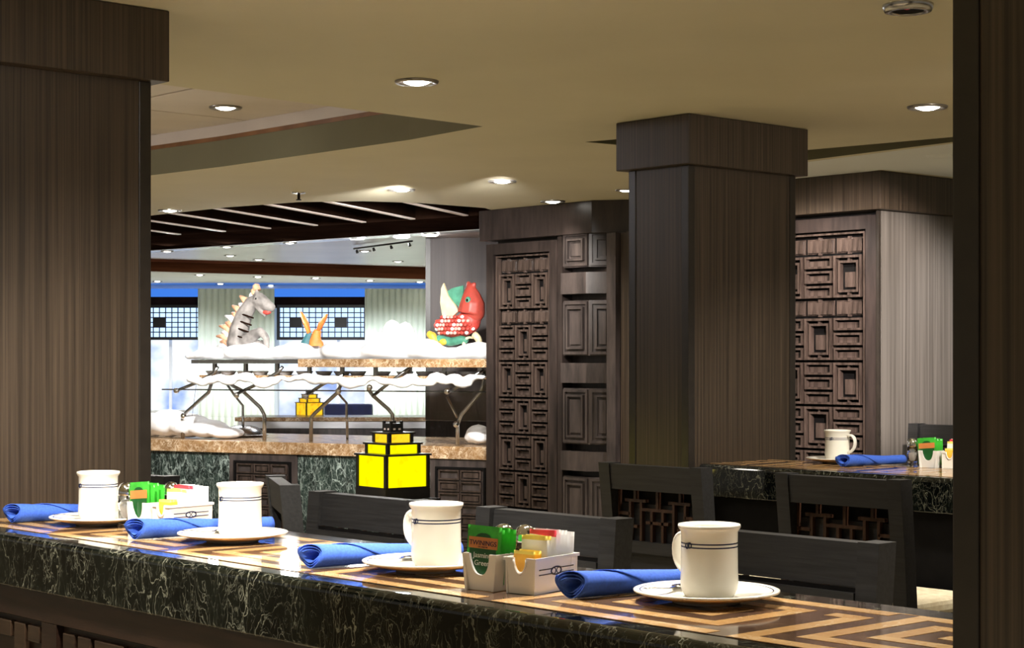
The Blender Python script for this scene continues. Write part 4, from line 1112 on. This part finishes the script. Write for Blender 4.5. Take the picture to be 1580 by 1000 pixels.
# buffet area lighting (ceiling spots above the buffet)
for (a_, b_, tx, pw) in ((262,324,330,190), (620,292,560,190), (775,279,700,170), (620,292,420,170)):
    p = atz(a_, b_, LZ); spot('buffet_spot', (p.x, p.y, LZ-.01), bp(tx, 565, .3), pw, 60, .8, .05, (1,.97,.93))
for px in (258, 350, 447, 551, 664):
    p = atz(px, 380, LZ); p = bp(px, 380, 1.3); spot('buffet_spot', (p.x, p.y, LZ), bp(px, 560, .2), 16, 120, .8, .05, (1,.97,.93))
for px in (330, 620):
    p = bp(px, 600, 1.4); spot('buffet_spot', (p.x, p.y, LZ), bp(px, 620, .6), 45, 130, .8, .05, (.85,.92,1))
for px in (260, 480, 620):
    p = atz(px, 436, LZ); spot('back_spot', (p.x, p.y-.6, LZ), (p.x, DW-1.0, 0.4), 190, 140, .9, .05, (.85,.92,1))

# ------------------------------------------------------------------ ceiling fittings
ring_bm = bmesh.new(); lathe(ring_bm, [(.040,.0),(.044,-.006),(.058,-.007),(.061,-.003),(.061,.0)], 32); ring_me = mesh('trim_ring', ring_bm, 'ring')
lens_bm = bmesh.new(); lathe(lens_bm, [(0,-.0125),(.02,-.0105),(.034,-.005),(.0395,.0)], 24); lens_me = mesh('lens', lens_bm, 'lamp')
lensy = lens_me.copy(); lensy.materials[0] = M['lampy']
def downlight(px, py, z, label, s=1.0, power=0, grp='recessed ceiling downlights', yellow=False):
    p = atz(px, py, z)
    t = thing('downlight', label, 'light', (p.x, p.y, z-.0005), 0, grp)
    t.scale = (s, s, s)
    obj('trim_ring', ring_me, '', t); obj('lens', lensy if yellow else lens_me, '', t)
    if power: spot('downlight_beam', (p.x, p.y, z-.03), (p.x, p.y, 0), power, 110, .8, .04)
    return t
near = [(643,125,'large recessed downlight in the middle of the cream ceiling',12), (620,292,'recessed downlight above and right of the sprinkler',12), (775,279,'recessed downlight right of centre above the slatted bay',12),
        (853,310,'recessed downlight just above the carved screen cornice',10), (262,324,'recessed downlight beside the wide left column',12), (1431,164,'recessed downlight at the right near the cropped column',14), (966,293,'downlight half hidden by the middle column capital',0)]
for a, b, l, pw in near: downlight(a, b, CZ, l, 1.0 if a != 966 else .8, pw)
downlight(348, 165, 2.262, 'dark ringed downlight in the tiled ceiling tray', 1.0, 14)
for k, (a, b) in enumerate(((258,387.5),(350,380.5),(447,374.5),(551,368),(664,360.5))): downlight(a, b, CZ-.004, 'small downlight on the white band above the buffet, number '+['one','two','three','four','five'][k]+' from left', .75, 0, 'downlights on the white band')
for k, (a, b) in enumerate(((355,394),(399,400),(563,387),(614,403),(285,404),(510,412))): downlight(a, b, CZ, 'small downlight in the pinkish buffet ceiling, '+['left above the horse','upper centre left','right of the track heads','rightmost, above the white cloud','far left low','low in the middle'][k], .75, 0, 'downlights in the buffet ceiling')
for k, (a, b) in enumerate(((308,424),(398,427),(487,429),(571,432.5),(648,435))): downlight(a, b, CZ-.001, 'tiny downlight in the far cream ceiling strip, '+['leftmost','second','middle','fourth','rightmost'][k], .8, 0, 'downlights in the far ceiling strip')
for k, (a, b, y_) in enumerate(((243,434,0),(340,438,0),(418,440,0),(525,443,0),(613,445,0),(666,446,0))): downlight(a, b, CZ-.001, 'tiny far downlight by the blue cove, '+['first','second','third','fourth','fifth','sixth'][k]+' from left', .8, 0, 'far downlights by the blue cove', bool(y_))
# track light
t = thing('track_light', 'thin ceiling track with small spot heads above the buffet', 'light', (0,0,0), 0)
ta, tb_ = atz(546,384,CZ-.02), atz(636,372,CZ-.02)
obj('rail', TB([ta, tb_], .006, 6), 'blackmetal', t)
for f in (.05,.35,.65,.95):
    q_ = ta.lerp(tb_, f); bm = bmesh.new(); tube(bm, [q_+Vector((0,0,-.011)), q_+Vector((.006,-.006,-.030))], [.007,.010], 8); obj('spot_head', bm, 'blackmetal', t)
# sprinkler
p = atz(461, 297, CZ)
t = thing('sprinkler', 'small pendent sprinkler head in the cream ceiling', 'sprinkler', (p.x, p.y, CZ-.0005), 0)
bm = bmesh.new(); lathe(bm, [(.0,-.004),(.030,-.004),(.033,.0)], 20); obj('escutcheon', bm, 'steel2', t)
bm = bmesh.new(); lathe(bm, [(.0,-.0045),(.007,-.0045),(.007,-.030),(.013,-.032),(.013,-.036),(0,-.036)], 12); obj('nozzle', bm, 'blackmetal', t)
# speaker / detector
p = atz(1401, 7, CZ)
t = thing('smoke_detector', 'round chrome smoke detector with red light near the top right', 'detector', (p.x, p.y, CZ-.0005), 0)
bm = bmesh.new(); lathe(bm, [(.034,-.014),(.040,-.017),(.050,-.015),(.0545,-.006),(.0545,.0)], 40); obj('housing', bm, 'steel2', t)
bm = bmesh.new(); lathe(bm, [(0,-.011),(.0335,-.0138)], 32); obj('grille', bm, 'black', t)
bm = bmesh.new(); ball(bm, (-.008,-.026,-.0135), (.008,.004,.003), 1); obj('red_light', bm, 'rpack', t)
# faint flat disc on the lightened ceiling patch at far right
p = atz(1452, 240, CZ); bm = bmesh.new(); lathe(bm, [(0,-.006),(.05,-.006),(.056,0)], 24); o = obj('ceiling_disc', bm, 'ceilwhite', None, (p.x, p.y, CZ-.0005)); tag(o, 'flat pale round cover on the ceiling at far right', 'cover')
